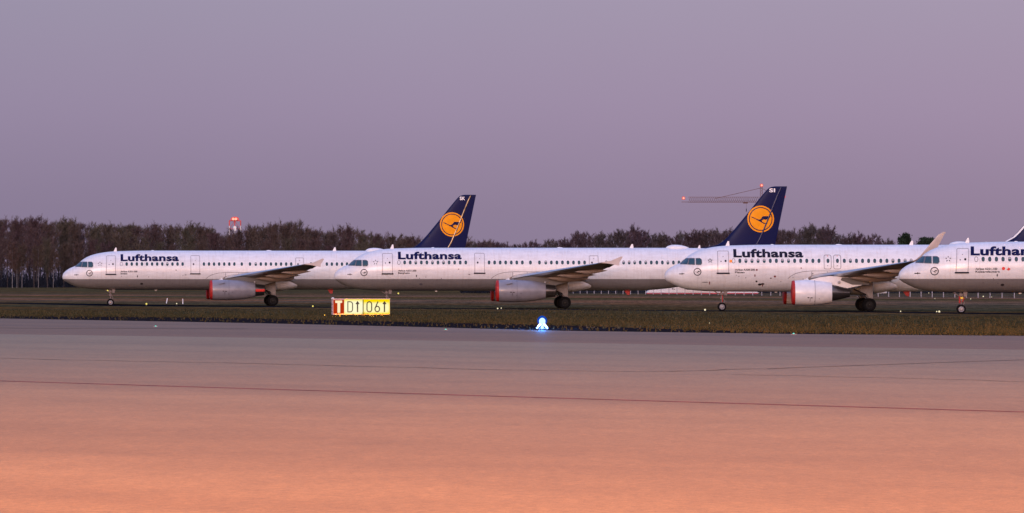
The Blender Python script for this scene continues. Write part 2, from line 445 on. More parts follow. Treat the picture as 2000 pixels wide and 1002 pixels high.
    for side in (-1, 1):
        secs = [(1.0, xr - .51, 7.9, .13), (1.98, xr, 7.25, .13), (4.2, xr + 1.15, 6.2, .125), (6.4, xr + 2.30, 5.05, .12), (9.5, xr + 3.91, 4.05, .115), (13, xr + 5.73, 2.9, .11), (16.9, xr + 7.76, 1.6, .10)]
        loops = []
        for y, le, ch, t in secs:
            zl = 2.85 + (y - 1.98) * .099
            loops.append([(le + c*ch, side*y, zl + h*ch - .022*c*ch) for c, h in airfoil(14, t)])
        wing = MB().loft(loops).build('wing', 'wing_grey_warmed', root)
        # slat strip along the leading edge, aileron and flap gaps
        for (y0, y1, c0, c1, nm, m_) in ((6.9, 16.3, .0, .0, 'slat', 'lip_metal'),):
            lp = []
            for y in (2.3, 4.2, 6.4, 9.5, 13, 16.4):
                i = max(k for k in range(len(secs)) if secs[k][0] <= y); a, b_ = secs[i], secs[min(i+1, len(secs)-1)]; u = (y - a[0]) / max(.01, b_[0] - a[0])
                le, ch, t = [a[j]*(1-u) + b_[j]*u for j in (1, 2, 3)]; zl = 2.85 + (y - 1.98)*.099
                af = [(c, h) for c, h in airfoil(14, t) if c < .07]
                lp.append([(le + c*ch - .012, side*y, zl + h*ch*1.06 - .022*c*ch) for c, h in sorted(af, key=lambda q: -q[1])])
            sb = MB(); n = len(lp[0]); vs = [p for l in lp for p in l]
            sb.add(vs, [(k*n + i, k*n + i + 1, (k+1)*n + i + 1, (k+1)*n + i) for k in range(len(lp)-1) for i in range(n-1)]).build('slat', m_, wing)
        for y, le, ln, zt, rad in ((12.4, xr + 5.6, 3.1, 3.62, .17), (9.0, xr + 4.1, 3.7, 3.22, .21), (6.6, xr + 3.2, 4.2, 2.85, .23)):
            prof = [(0, .01), (.12, .45), (.35, .9), (.55, 1), (.8, .6), (1, .03)]; lo = []
            for u, k in prof:
                x = le + u*ln; zc = (2.85 + (y - 1.98)*.099 - .38) * (1-u) + (zt) * u + (-.05 if .2 < u < .7 else 0)
                lo.append([(x, side*y + rad*k*.7*math.cos(a), zc + rad*k*1.25*math.sin(a)) for a in [2*math.pi*i/14 for i in range(14)]])
            MB().loft(lo).build('flap_fairing', 'wing_grey_warmed', wing)
        MB().loft([[(secx + c*chx, side*y, z + h*chx) for c, h in airfoil(8, .10)] for y, secx, chx, z in ((13.2, xr + 8.05, .75, 3.90), (16.3, xr + 8.55, .48, 4.16))]).build('aileron', 'wing_dark', wing)
        if cfg['sharklet']:
            ss = [(16.8, 4.33, xr + 7.72, 1.62, 0), (17.2, 4.45, xr + 7.95, 1.5, 30), (17.5, 4.75, xr + 8.30, 1.35, 60), (17.65, 5.2, xr + 8.65, .98, 78), (17.9, 6.55, xr + 9.80, .50, 82), (17.93, 6.78, xr + 10.20, .25, 82)]
            lo = []
            for y, z, le, ch, an in ss:
                if side > 0: z = 4.33 + (z - 4.33)*.62
                a = R(an); lo.append([(le + c*ch, side*(y - h*ch*math.sin(a)), z + h*ch*math.cos(a)) for c, h in airfoil(10, .09, True)])
            MB().loft(lo).build('winglet', 'winglet_tan', wing)
        else:
            poly = [(xr + 7.75, 4.36), (xr + 8.7, 4.52), (xr + 9.62, 4.93), (xr + 9.80, 4.90), (xr + 9.45, 4.32), (xr + 9.45, 4.10), (xr + 9.35, 4.08), (xr + 8.7, 4.22)]
            MB().prism(poly, side*16.9, side*16.98).build('winglet', 'winglet_tan', wing, smooth=False)
    # tailplanes
    for side in (-1, 1):
        lo = [[(x + c*ch, side*y, z + h*ch) for c, h in airfoil(10, .10, True)] for y, x, ch, z in ((.4, 31.6 + aft, 4.2, 4.75), (6.2, 34.6 + aft, 1.6, 5.25))]
        MB().loft(lo).build('tailplane', 'wing_grey_warmed', root)
    # fin
    zs = [5.35, 5.8, 5.95, 6.13, 6.4, 6.8, 7.5, 8.5, 9.5, 10.5, 11.2, 11.5, 11.66, 11.75, 11.79]
    fle = pchip([5.35, 5.8, 5.95, 6.13, 6.5, 7.2, 9.23, 11.4, 11.6, 11.72, 11.79], [27.0, 28.2, 29.3, 30.0, 30.62, 31.3, 33.0, 34.78, 34.98, 35.2, 35.6])
    def fxl(z): return fle(z) + aft
    def fxt(z): return 35.62 + (z - 6.1) * .206 + aft
    def fth(x, z):
        a, b = fxl(z), fxt(z); ch = b - a; c = (x - a)/ch
        if c <= 0 or c >= 1: return 0.0
        tk = .5 * min(1, (11.80 - z) / .12) ** .5 if z > 11.68 else .5
        t = .095 if ch < 5.6 else .53 / ch
        return 2 * tk * ch * 5 * t * (0.2969*math.sqrt(c) - 0.126*c - 0.3516*c*c + 0.2843*c**3 - 0.1015*c**4)
    lo = []
    for z in zs:
        a, b = fxl(z), fxt(z); cs = [0.5*(1 - math.cos(math.pi*i/20)) for i in range(21)]
        lo.append([(a + c*(b-a), fth(a + c*(b-a), z), z) for c in cs] + [(a + c*(b-a), -fth(a + c*(b-a), z), z) for c in cs[::-1][1:-1]])
    fin = MB().loft(lo).build('tail_fin', 'fin_navy', root)
    def LF(shape, name, m, parent, eps=.012, **k): return lay(shape[0], shape[1], fth, eps, name, m, parent, **k)
    if cfg['white_le']:
        zz = [6.1 + i*.38 for i in range(15)]; vs = []; 
        for z in zz: vs += [(fxl(z) + .06, z), (fxl(z) + .24, z)]
        LF((vs, [(2*i, 2*i+1, 2*i+3, 2*i+2) for i in range(14)]), 'white_edge', 'white_paint', fin, .03, grid=.05)
    for xx in (.67,):
        vs = [(fxl(z)*(1-xx) + fxt(z)*xx, z) for z in [6.2 + i*.5 for i in range(12)]]
        
        for side in (-1, 1):  # hinge strip bulged out so that it catches a streak of light
            sb = MB(); pv = []
            for x, z in vs:
                for k in range(9):
                    u = -1 + k/4; pv.append((x + .10*u, side*(fth(x + .10*u, z) + .035*(1 - u*u) + .002), z))
            sb.add(pv, [(i*9 + k, i*9 + k + 1, (i+1)*9 + k + 1, (i+1)*9 + k) for i in range(len(vs)-1) for k in range(8)]).build('hinge_seal', 'streak_metal' if cfg.get('streak_seal') else 'fin_seal', fin)
    cx, cz, rd = 34.22 + aft, 8.63, 1.29
    lg = LF(disc2(cx, cz, rd, n=48), 'emblem_disc', 'logo_orange', fin, .014)
    LF(ring2(cx, cz, rd*.82, rd*.89, 48), 'emblem_ring', 'fin_navy', lg, .022)
    LF(([(cx + a*rd, cz + b*rd) for a, b in BIRD], [tuple(range(len(BIRD)))]), 'bird_mark', 'fin_navy', lg, .022)
    if cfg['code']: LF(text2(cfg['code'], 35.05 + aft, 35.62 + aft, 11.22, 11.58, .03), 'code_lettering', 'decal_white', fin, .016)
    # roof fittings
    def blade(x, h, w, z=None):
        z = z or ft(x); MB().prism([(x, z - .05), (x + w*.55, z + h), (x + w*.85, z + h), (x + w, z - .05)], -.035, .035).build('antenna', 'white_paint', root, smooth=False)
    blade(5.35, .40, .38); blade(21.5 + aft, .36, .42); blade(28.1 + aft, .28, .30)
    for x, ln, h in ((25.0 + aft, 2.3, .30), (15.0 + fwd*1.5, .7, .06), (9.3, .4, .05)):
        n = 12; lo = []
        for i in range(n+1):
            u = i/n; k = max(.02, math.sin(math.pi * u**.8))**.6
            lo.append([(x + u*ln, .62*k*min(1, h*3.2)*math.cos(a), 5.80 + (h + .04)*k*math.sin(a)) for a in [2*math.pi*j/20 for j in range(20)]])
        MB().loft(lo).build('radome' if h > .2 else 'roof_light', 'white_paint', root)
    # belly blade with a red cover, drain masts
    MB().prism([(21.0 + aft, 1.72), (21.6 + aft, 1.72), (21.5 + aft, 1.28), (21.28 + aft, 1.32)], -.05, .05).build('beacon_cover', 'cover_red', root, smooth=False)
    MB().prism([(9.6, 1.74), (9.95, 1.74), (9.9, 1.62), (9.75, 1.62)], -.04, .04).build('drain_mast', 'white_paint', root, smooth=False)
    # engines
    ex = (10.85 if cfg['cfm'] else 11.08) + fwd
    for side in (-1, 1):
        cy, cz = side*5.75, 1.70
        if cfg['cfm']:
            cz = 1.63; prof = [(.30, .84), (.10, .90), (0, .98), (.06, 1.03), (.3, 1.075), (.8, 1.10), (1.6, 1.11), (2.4, 1.06), (3.42, .90), (3.40, .86), (2.8, .84)]
            noz = [(2.8, .80), (3.45, .72), (3.9, .64), (4.4, .52), (5.0, .38), (4.98, .33), (4.4, .2)]; end = 5.0; cm = 'nacelle_white'
        else:
            prof = [(.30, .80), (.10, .86), (0, .94), (.08, 1.0), (.35, 1.04), (1.0, 1.07), (1.8, 1.075), (2.6, 1.05), (3.4, .98), (4.15, .86), (4.68, .76), (4.64, .72), (4.2, .7)]
            noz = [(4.2, .66), (4.70, .66), (5.1, .62), (5.62, .56), (5.60, .52), (5.0, .45)]; end = 5.6; cm = 'nacelle_grey'
        eng = MB().lathe(prof, (ex, cy, cz), n=56).build('engine', cm, root)
        nz = MB().lathe(noz, (ex, cy, cz), n=40, capb=True).build('exhaust_nozzle', 'nozzle_metal', eng)
        if cfg.get('red_glint') and side < 0:  # red reflection on the nozzle, painted as a patch over its skin
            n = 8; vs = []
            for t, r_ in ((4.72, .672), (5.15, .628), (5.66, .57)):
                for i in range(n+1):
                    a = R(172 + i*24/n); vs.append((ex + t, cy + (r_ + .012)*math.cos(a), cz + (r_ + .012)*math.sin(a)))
            MB().add(vs, [(k*(n+1) + i, k*(n+1) + i + 1, (k+1)*(n+1) + i + 1, (k+1)*(n+1) + i) for k in range(2) for i in range(n)]).build('painted_glint', 'red_paint', eng)
        r0 = prof[2][1]
        # soft cover bulging out of the intake and wrapped round its lip
        cp = [(-.30, .02), (-.29, .3), (-.22, .6), (-.10, .84), (-.03, r0 + .02), (.05, r0 + .075), (.34, r0 + .125), (.42, r0 + .125), (.43, r0 + .09)]
        if True: cp = [(-.10, .02), (-.09, .5), (-.05, .84), (-.02, r0 + .02), (.05, r0 + .075), (.20, r0 + .09), (.22, r0 + .09), (.23, r0 + .06)]
        cb = MB().lathe(cp, (ex, cy, cz), n=56, capa=True)
        cb.v = [(x + (0.28 if x > ex else .1) * (-(z - cz)) * .05, y, z) for x, y, z in cb.v]
        cb.build('intake_cover', 'cover_red', eng)
        MB().lathe([(1.92, 1.079 if not cfg['cfm'] else 1.108), (1.95, 1.079 if not cfg['cfm'] else 1.106)], (ex, cy, cz), n=48).build('cowl_seam', 'line_grey', eng)
        # strake and stencil
        if not cfg['cfm']: MB().prism([(ex + .9, cz + .62), (ex + 1.5, cz + .76), (ex + 1.5, cz + .70)], cy - side*(-.86), cy - side*(-.98)).build('strake', 'wing_dark', eng, smooth=False)
        def ef(x, z):
            q = [(a + ex, b) for a, b in prof[2:]]; r_ = 1.0
            for (a, b), (c, d) in zip(q, q[1:]):
                if a <= x <= c: r_ = b + (d - b) * (x - a) / max(1e-6, c - a)
            return 5.75 + math.sqrt(max(.001, r_*r_ - (z - cz)**2))
        if side < 0:
            zz = cz - .12 if not cfg['cfm'] else cz - .42
            for x, z, w, h in ((1.35, zz, .10, .045), (1.62, zz - .02, .12, .04), (1.5, zz - .2, .02, .15), (2.3, zz - .1, .05, .02), (1.9, zz - .3, .03, .03)):
                lay(*disc2(ex + x, z, w, h, 10), ef, .012, 'stencil', 'gear_dark', eng)
        # pylon
        pl = [(ex + 1.0, cz + .95), (ex + 2.3, 2.95), (ex + 3.3, 3.08), (ex + 6.8, 2.80), (ex + 6.9, 2.55), (ex + 5.9, cz + .62), (ex + end - .3, cz + .38), (ex + 3.4, cz + .45)]
        MB().prism(pl, cy - .17, cy + .17).build('pylon', 'wing_dark' if not cfg['cfm'] else 'nacelle_white', eng, smooth=False)
        if cfg['cfm']:
            MB().prism([(ex + 4.2, 2.72), (ex + 4.3, 2.95), (ex + 6.7, 2.9), (ex + 6.7, 2.3), (ex + 5.2, 2.33)], cy - .22, cy + .22).build('pylon_fairing', 'wing_dark', eng, smooth=False)
            MB().lathe([(-.12, .02), (-.1, .1), (0, .13), (.1, .1), (.12, .02)], (ex + 4.05, cy - .28, 2.55), 'y', 14).build('inspection_light', 'blind', eng)
        else:
            MB().lathe([(-.12, .02), (-.1, .08), (0, .10), (.1, .08), (.12, .02)], (ex + 4.65, cy - .25, 2.52), 'y', 14).build('inspection_light', 'blind', eng)
    # landing gear
    def wheel(x, y, rad, wid, parent, hm='hub'):
        t = MB().lathe([(-wid/2, rad*.62), (-wid/2, rad*.86), (-wid*.36, rad*.98), (0, rad), (wid*.36, rad*.98), (wid/2, rad*.86), (wid/2, rad*.62)], (x, y, rad), 'y', 32).build('wheel', 'tyre', parent)
        MB().lathe([(-wid*.46, .02), (-wid*.46, rad*.22), (-wid*.34, rad*.3), (-wid*.28, rad*.5), (-wid*.48, rad*.62), (wid*.48, rad*.62), (wid*.28, rad*.5), (wid*.4, .02)], (x, y, rad), 'y', 28).build('hub', hm, t)
    nx = 5.05
    ng = MB().tube((nx, 0, .38), (nx, 0, 1.15), .055).tube((nx, 0, 1.05), (nx - .05, 0, 1.95), .10).tube((nx, -.24, .38), (nx, .24, .38), .05).tube((nx + .1, 0, .62), (nx + .28, 0, .88), .035).tube((nx + .28, 0, .88), (nx + .1, 0, 1.12), .035)
    ng.box((nx, 0, 1.12), (.26, .24, .12)).tube((nx - .02, 0, 1.35), (nx - .9, 0, 1.9), .045)
    ng = ng.build('nose_gear', 'strut', root)
    for y in (-.25, .25): wheel(nx, y, .38, .22, ng)
    MB().box((nx - .02, 0, 1.52), (.30, .44, .20)).tube((nx - .03, -.16, 1.52), (nx - .03, -.30, 1.52), .09).build('taxi_light', 'strut', ng)
    for y in (-.38, .38): MB().prism([(nx + .15, 1.78), (nx + .5, 1.78), (nx + .42, 1.38), (nx + .2, 1.4)], y - .02, y + .02).build('gear_door', 'strut', ng, smooth=False)
    if cfg.get('red_strut'):
        MB().tube((nx - .12, -.1, .85), (nx - .12, -.1, 1.45), .07).tube((nx + .10, -.1, .95), (nx + .24, -.12, 1.3), .04).build('safety_ribbon', 'cover_red', ng)
        MB().box((nx + .05, -.2, 1.28), (.22, .05, .16), 0).build('tow_tag', 'yellow_paint', ng)
    elif not cfg['two_tone']:
        MB().tube((nx + .05, -.12, .8), (nx + .06, -.12, 1.4), .045).build('safety_ribbon', 'cover_red', ng)
    mx = 17.70 + fwd
    for side in (-1, 1):
        y = side*3.8
        g = MB().tube((mx, y, .58), (mx - .05, y, 1.35), .10).tube((mx - .05, y, 1.25), (mx - .1, y, 3.0), .17).tube((mx, y - .5, .58), (mx, y + .5, .58), .08)
        g.tube((mx - .1, y, 1.5), (mx - .05, y - side*1.3, 2.5), .08).tube((mx + .12, y, .7), (mx + .35, y, 1.0), .05).tube((mx + .35, y, 1.0), (mx + .12, y, 1.35), .05)
        g = g.build('main_gear', 'gear_grey', root)
        for dy in (-.46, .46): wheel(mx, y + dy, .585, .42, g, 'hub_dark')
        MB().prism([(mx - .95, 2.95), (mx + .28, 2.95), (mx + .30, 1.12), (mx + .02, 1.12), (mx - .28, 1.52), (mx - .85, 1.78)], y + side*.28, y + side*.34).build('gear_door', 'gear_grey', g, smooth=False)
        MB().tube((mx - 1.35, y, 1.95), (mx - .25, y, 1.48), .07).tube((mx - .75, y, 1.72), (mx - .2, y, 1.15), .035).build('drag_brace', 'gear_dark', g)
    return root

JETS = [
    dict(px=121.8, s=18.55, yaw=5.6, long=True, two_tone=True, sharklet=False, cfm=False, white_le=False, code='SK', type='Airbus A321-200', town='Emden', t0=6.09, t1=12.2, seed=1, streak_seal=True, bold=.040, blinds=.05, red_glint=True,
         label='leftmost white jetliner with grey belly, its tail showing letters SK behind the next jet'),
    dict(px=653.0, s=20.3, yaw=2.7, long=True, two_tone=True, sharklet=False, cfm=False, white_le=False, code='SI', type='Airbus A321-200', town='Bergheim', t0=6.09, t1=12.2, seed=2, bold=.040, blinds=.22,
         label='white jetliner with grey belly parked behind the lit yellow sign, tail lettered SI'),
    dict(px=1297.8, s=22.2, yaw=0.3, long=False, two_tone=False, sharklet=True, cfm=True, white_le=True, code='', type='Airbus A320-200', town='Plauen', t0=5.98, t1=12.1, seed=3, bold=.038, blinds=.28,
         label='all-white jetliner with white belly, slim-lettered title and tall upswept wingtip'),
    dict(px=1755.0, s=24.1, yaw=-2.5, long=True, two_tone=True, sharklet=False, cfm=False, white_le=False, code='', type='Airbus A321-100', town='Kaiserslautern', t0=5.72, t1=11.83, seed=4, bold=.040, lean=.055, heart=True, red_strut=True, blinds=.1,
         label='rightmost white jetliner with grey belly, cut off by the right edge of the photo'),
]
for c in JETS:
    d = F / c['s']; c['x'] = (c['px'] - 1000) / c['s']; c['y'] = d
    airliner(c)

# ------------------------------------------------------------------ ground
def sheet(name, pts, z, m, label=None):
    bm = bmesh.new(); vs = [bm.verts.new((p[0], p[1], z)) for p in pts]; f = bm.faces.new(vs)
    if f.normal.z < 0: f.normal_flip()
    bmesh.ops.triangulate(bm, faces=bm.faces)
    for q in bm.faces:
        q.normal_update()
        if q.normal.z < 0: q.normal_flip()
    me = bpy.data.meshes.new(name); bm.to_mesh(me); bm.free(); me.materials.append(MATS[m])
    o = link(bpy.data.objects.new(name, me)); o['kind'] = 'structure'
    return o

# grass: mown and dry strips
m, nb, b = newmat('grass_field'); LK = m.node_tree.links
tc = nb.n('TexCoord').outputs['Object']; sp = nb.n('SeparateXYZ'); LK.new(tc, sp.inputs[0])
warp = nb.noise(nb.mapping(tc, (.012, .006, 1)), 1.0, 4)
dist = nb.math('ADD', nb.math('ADD', sp.outputs[1], nb.math('MULTIPLY', sp.outputs[0], .9)), nb.math('MULTIPLY', nb.math('SUBTRACT', warp, .5), 120))
fac = nb.math('DIVIDE', dist, 2000)
G1, G2, B1, B2 = (.054, .056, .027), (.064, .058, .032), (.150, .098, .068), (.078, .064, .040)
base = nb.ramp(fac, [(0, G1), (.16, (.058, .050, .025)), (.20, (.064, .052, .028)), (.225, G2), (.26, B2), (.30, B1), (.345, G1), (.37, B1), (.42, B2), (.52, G2), (.9, G2)])
n1 = nb.noise(nb.mapping(tc, (.18, .05, 1)), 1.0, 6, .65); n2 = nb.noise(tc, 2.2, 5, .7); n3 = nb.noise(nb.mapping(tc, (.03, .03, 1)), 1.0, 4, .6)
n4 = nb.noise(nb.mapping(tc, (1.5, .10, 1)), 1.0, 4, .7); n5 = nb.noise(nb.mapping(tc, (.10, .035, 1), loc=(5, 2, 0)), 1.0, 5, .7)
c = nb.mix(nb.ramp(n3, [(.42, (0, 0, 0)), (.6, (1, 1, 1))]), base, nb.mix(1.0, base, (1.45, 1.0, .75), 'MULTIPLY'))
c = nb.mix(1.0, c, nb.ramp(n1, [(.3, (.55, .58, .55)), (.5, (1, 1, 1)), (.72, (1.5, 1.4, 1.3))]), 'MULTIPLY')
c = nb.mix(1.0, c, nb.ramp(n2, [(.3, (.5, .52, .5)), (.7, (1.55, 1.5, 1.4))]), 'MULTIPLY')
c = nb.mix(1.0, c, nb.ramp(n4, [(.3, (.50, .52, .50)), (.5, (1, 1, 1)), (.7, (1.7, 1.6, 1.5))]), 'MULTIPLY')
c = nb.mix(nb.ramp(n5, [(.55, (0, 0, 0)), (.72, (.7, .7, .7))]), c, (.030, .038, .018))
LK.new(c, b.inputs['Base Color']); b.inputs['Roughness'].default_value = .95; b.inputs['Specular IOR Level'].default_value = 0
bp = nb.n('Bump'); bp.inputs['Strength'].default_value = .8; bp.inputs['Distance'].default_value = .2
LK.new(n2, bp.inputs['Height']); LK.new(bp.outputs[0], b.inputs['Normal'])
sheet('ground', [(-6000, -1500), (6000, -1500), (6000, 9000), (-6000, 9000)], 0, 'grass_field')

def tarmac(name, col, warm):
    m, nb, b = newmat(name); LK = m.node_tree.links
    tc = nb.n('TexCoord').outputs['Object']
    rt = nb.mapping(tc, (1, 1, 1), (0, 0, R(52)))
    a = nb.noise(nb.mapping(rt, (.02, .16, 1)), 1.0, 6, .6); b2 = nb.noise(tc, 6.0, 4, .75); c2 = nb.noise(nb.mapping(rt, (.004, .09, 1), loc=(3, 7, 0)), 1.0, 5, .6)
    d2 = nb.noise(tc, .35, 6, .65)
    c = nb.mix(nb.ramp(a, [(.35, (0, 0, 0)), (.65, (1, 1, 1))]), tuple(k * .93 for k in col), tuple(k * 1.05 for k in col))
    c = nb.mix(1.0, c, nb.ramp(c2, [(.40, (.87, .86, .87)), (.56, (1, 1, 1))]), 'MULTIPLY')
    c = nb.mix(1.0, c, nb.ramp(d2, [(.3, (.90, .90, .91)), (.7, (1.08, 1.07, 1.06))]), 'MULTIPLY')
    c = nb.mix(1.0, c, nb.ramp(b2, [(.3, (.72, .72, .73)), (.7, (1.25, 1.24, 1.22))]), 'MULTIPLY')
    e2 = nb.noise(tc, 38, 3, .8); f2 = nb.noise(nb.mapping(tc, (2.5, .5, 1)), 1.0, 4, .75)
    c = nb.mix(1.0, c, nb.ramp(e2, [(.3, (.62, .62, .63)), (.7, (1.38, 1.37, 1.35))]), 'MULTIPLY')
    c = nb.mix(1.0, c, nb.ramp(f2, [(.3, (.92, .92, .92)), (.7, (1.08, 1.08, 1.07))]), 'MULTIPLY')
    LK.new(c, b.inputs['Base Color']); b.inputs['Roughness'].default_value = .62; b.inputs['Specular IOR Level'].default_value = .25
    bp = nb.n('Bump'); bp.inputs['Strength'].default_value = .25; bp.inputs['Distance'].default_value = .02
    LK.new(b2, bp.inputs['Height']); LK.new(bp.outputs[0], b.inputs['Normal'])
tarmac('tarmac_main', (.258, .19, .100), 0)
tarmac('tarmac_shoulder', (.200, .112, .050), 0)
mat('soil', (.017, .014, .016), .95, spec=0, noise=(1.5, .5))
mat('runway_asphalt', (.010, .011, .016), .95, spec=0, noise=(.4, .3))
mat('tar', (.13, .095, .065), .9, spec=.1)
mat('red_line', (.15, .05, .045), .8, spec=.2, noise=(1.3, .55))

EDGE = [(-900, 609), (-200, 619.2), (0, 622.3), (500, 631.5), (800, 638.5), (1100, 646.5), (1550, 652.8), (2000, 656.5), (2600, 661)]
TONE = [(-900, 639), (-200, 650), (0, 653), (500, 660), (1100, 670), (1550, 677.5), (2000, 684), (2600, 694)]
eg = [at(*p) for p in EDGE]; tn = [at(*p) for p in TONE]
SOIL = [(-900, 605.5), (-200, 615), (0, 616.8), (250, 618), (500, 621), (800, 628), (1100, 634.5), (1350, 643), (1550, 648.5), (2000, 654.5), (2600, 659.5)]
sheet('verge', [at(*p) for p in SOIL] + eg[::-1], .004, 'soil')
sheet('taxiway_shoulder', eg + tn[::-1], .012, 'tarmac_shoulder')
sheet('taxiway', tn + [Vector((260, 60, 0)), Vector((260, -260, 0)), Vector((-260, -260, 0)), Vector((-260, 250, 0))], .012, 'tarmac_main')
lo = [(-900, 583), (0, 592.8), (217, 597.6), (533, 600.0), (800, 602.8), (1097, 605.2), (1409, 608.0), (1700, 610.2), (1900, 613.3), (2600, 620)]
up = [(-900, 581.4), (0, 590.9), (217, 595.4), (533, 598.1), (800, 601.3), (1097, 603.7), (1409, 606.4), (1700, 608.2), (1900, 610.9), (2600, 617)]
sheet('runway', [at(*p) for p in lo] + [at(*p) for p in up][::-1], .004, 'runway_asphalt')

def ground_line(name, pix, w, z, m):
    pts = [at(*p) for p in pix]; vs, fs = strip2([(p.x, p.y) for p in pts], w)
    me = bpy.data.meshes.new(name); me.from_pydata([(x, y, z) for x, y in vs], [], fs); me.materials.append(MATS[m])
    bm = bmesh.new(); bm.from_mesh(me); bm.normal_update()
    for q in bm.faces:
        if q.normal.z < 0: q.normal_flip()
    bm.to_mesh(me); bm.free()
    o = link(bpy.data.objects.new(name, me)); o['kind'] = 'structure'; return o
def wob(pts, n, amp, seed):
    rr = random.Random(seed); out = []
    for (a, b), (c, d) in zip(pts, pts[1:]):
        for i in range(n): out.append((a + (c-a)*i/n, b + (d-b)*i/n + rr.uniform(-amp, amp)))
    return out + [pts[-1]]
ground_line('centre_line', [(-400, 732.5), (0, 745), (1000, 776), (2000, 806), (2400, 818)], .42, .016, 'red_line')
ground_line('pavement_joint', wob([(-300, 694), (0, 701), (500, 711), (1000, 724), (1280, 727), (1500, 721), (2000, 703.5), (2300, 694)], 8, .5, 3), .17, .020, 'tar')
ground_line('pavement_joint', wob([(1430, 733), (1700, 738), (2000, 746.5), (2300, 754)], 8, .5, 4), .15, .016, 'tar')
ground_line('pavement_joint', wob([(-100, 640.5), (120, 641.5), (480, 643)], 5, .3, 5), 1.2, .020, 'tar')

# ------------------------------------------------------------------ grass tufts near the pavement edge
def tufts():
    rr = random.Random(11); mb = MB()
    def edge_y(px, tab):
        for (a, b), (c, d) in zip(tab, tab[1:]):
            if a <= px <= c: return b + (d - b) * (px - a) / (c - a)
    for k in range(26000):
        px = rr.uniform(-60, 2060); ys = edge_y(px, SOIL)
        u = rr.random()**2.0
        py = ys + 1.2 - u * 34 if rr.random() < .96 else rr.uniform(ys, edge_y(px, EDGE) - .3)
        if py < 606: continue
        p = at(px, py); h = rr.uniform(.07, .20) * (1.6 if rr.random() < .12 else 1)
        for j in range(2):
            a = rr.uniform(0, math.pi); w = rr.uniform(.02, .07); dx, dy = math.cos(a)*w, math.sin(a)*w; lx, ly = rr.uniform(-.08, .08), rr.uniform(-.08, .08)
            mb.add([(p.x - dx, p.y - dy, 0), (p.x + dx, p.y + dy, 0), (p.x + lx, p.y + ly, h)], [(0, 1, 2)])
    return mb
m, nb, b = newmat('tuft'); LK = m.node_tree.links
tc = nb.n('TexCoord').outputs['Object']
c = nb.ramp(nb.noise(tc, 1.4, 4, .7), [(.3, (.020, .024, .012)), (.5, (.046, .043, .020)), (.7, (.075, .060, .033))])
LK.new(c, b.inputs['Base Color']); b.inputs['Roughness'].default_value = .95; b.inputs['Specular IOR Level'].default_value = .1
tf = tufts().build('grass', 'tuft', smooth=False, fixn=False); tag(tf, 'short dry green-brown grass beside the pavement edge', 'grass', kind='stuff')

# ------------------------------------------------------------------ trees
def twig_mat(name, c1, c2, c3):
    m, nb, b = newmat(name); LK = m.node_tree.links
    oi = nb.n('ObjectInfo').outputs['Random']; tc = nb.n('TexCoord').outputs['Object']
    base = nb.ramp(oi, [(0, c1), (.5, c2), (1, c3)])
    c = nb.mix(1.0, base, nb.ramp(nb.noise(tc, .6, 3), [(.3, (.6, .6, .6)), (.7, (1.4, 1.4, 1.4))]), 'MULTIPLY')
    LK.new(c, b.inputs['Base Color']); b.inputs['Roughness'].default_value = .9; b.inputs['Specular IOR Level'].default_value = .1
twig_mat('twigs_left', (.078, .048, .054), (.088, .062, .054), (.082, .072, .052))
twig_mat('twigs_right', (.070, .046, .062), (.075, .056, .062), (.070, .064, .062))
twig_mat('twigs_birch', (.085, .052, .046), (.085, .058, .044), (.082, .062, .044))
twig_mat('needles', (.020, .034, .022), (.024, .040, .026), (.020, .032, .022))
mat('bark', (.055, .045, .045), .9, spec=.1, noise=(2, .3))
mat('birch_bark', (.15, .14, .14), .8, spec=.2, noise=(1.2, .5))

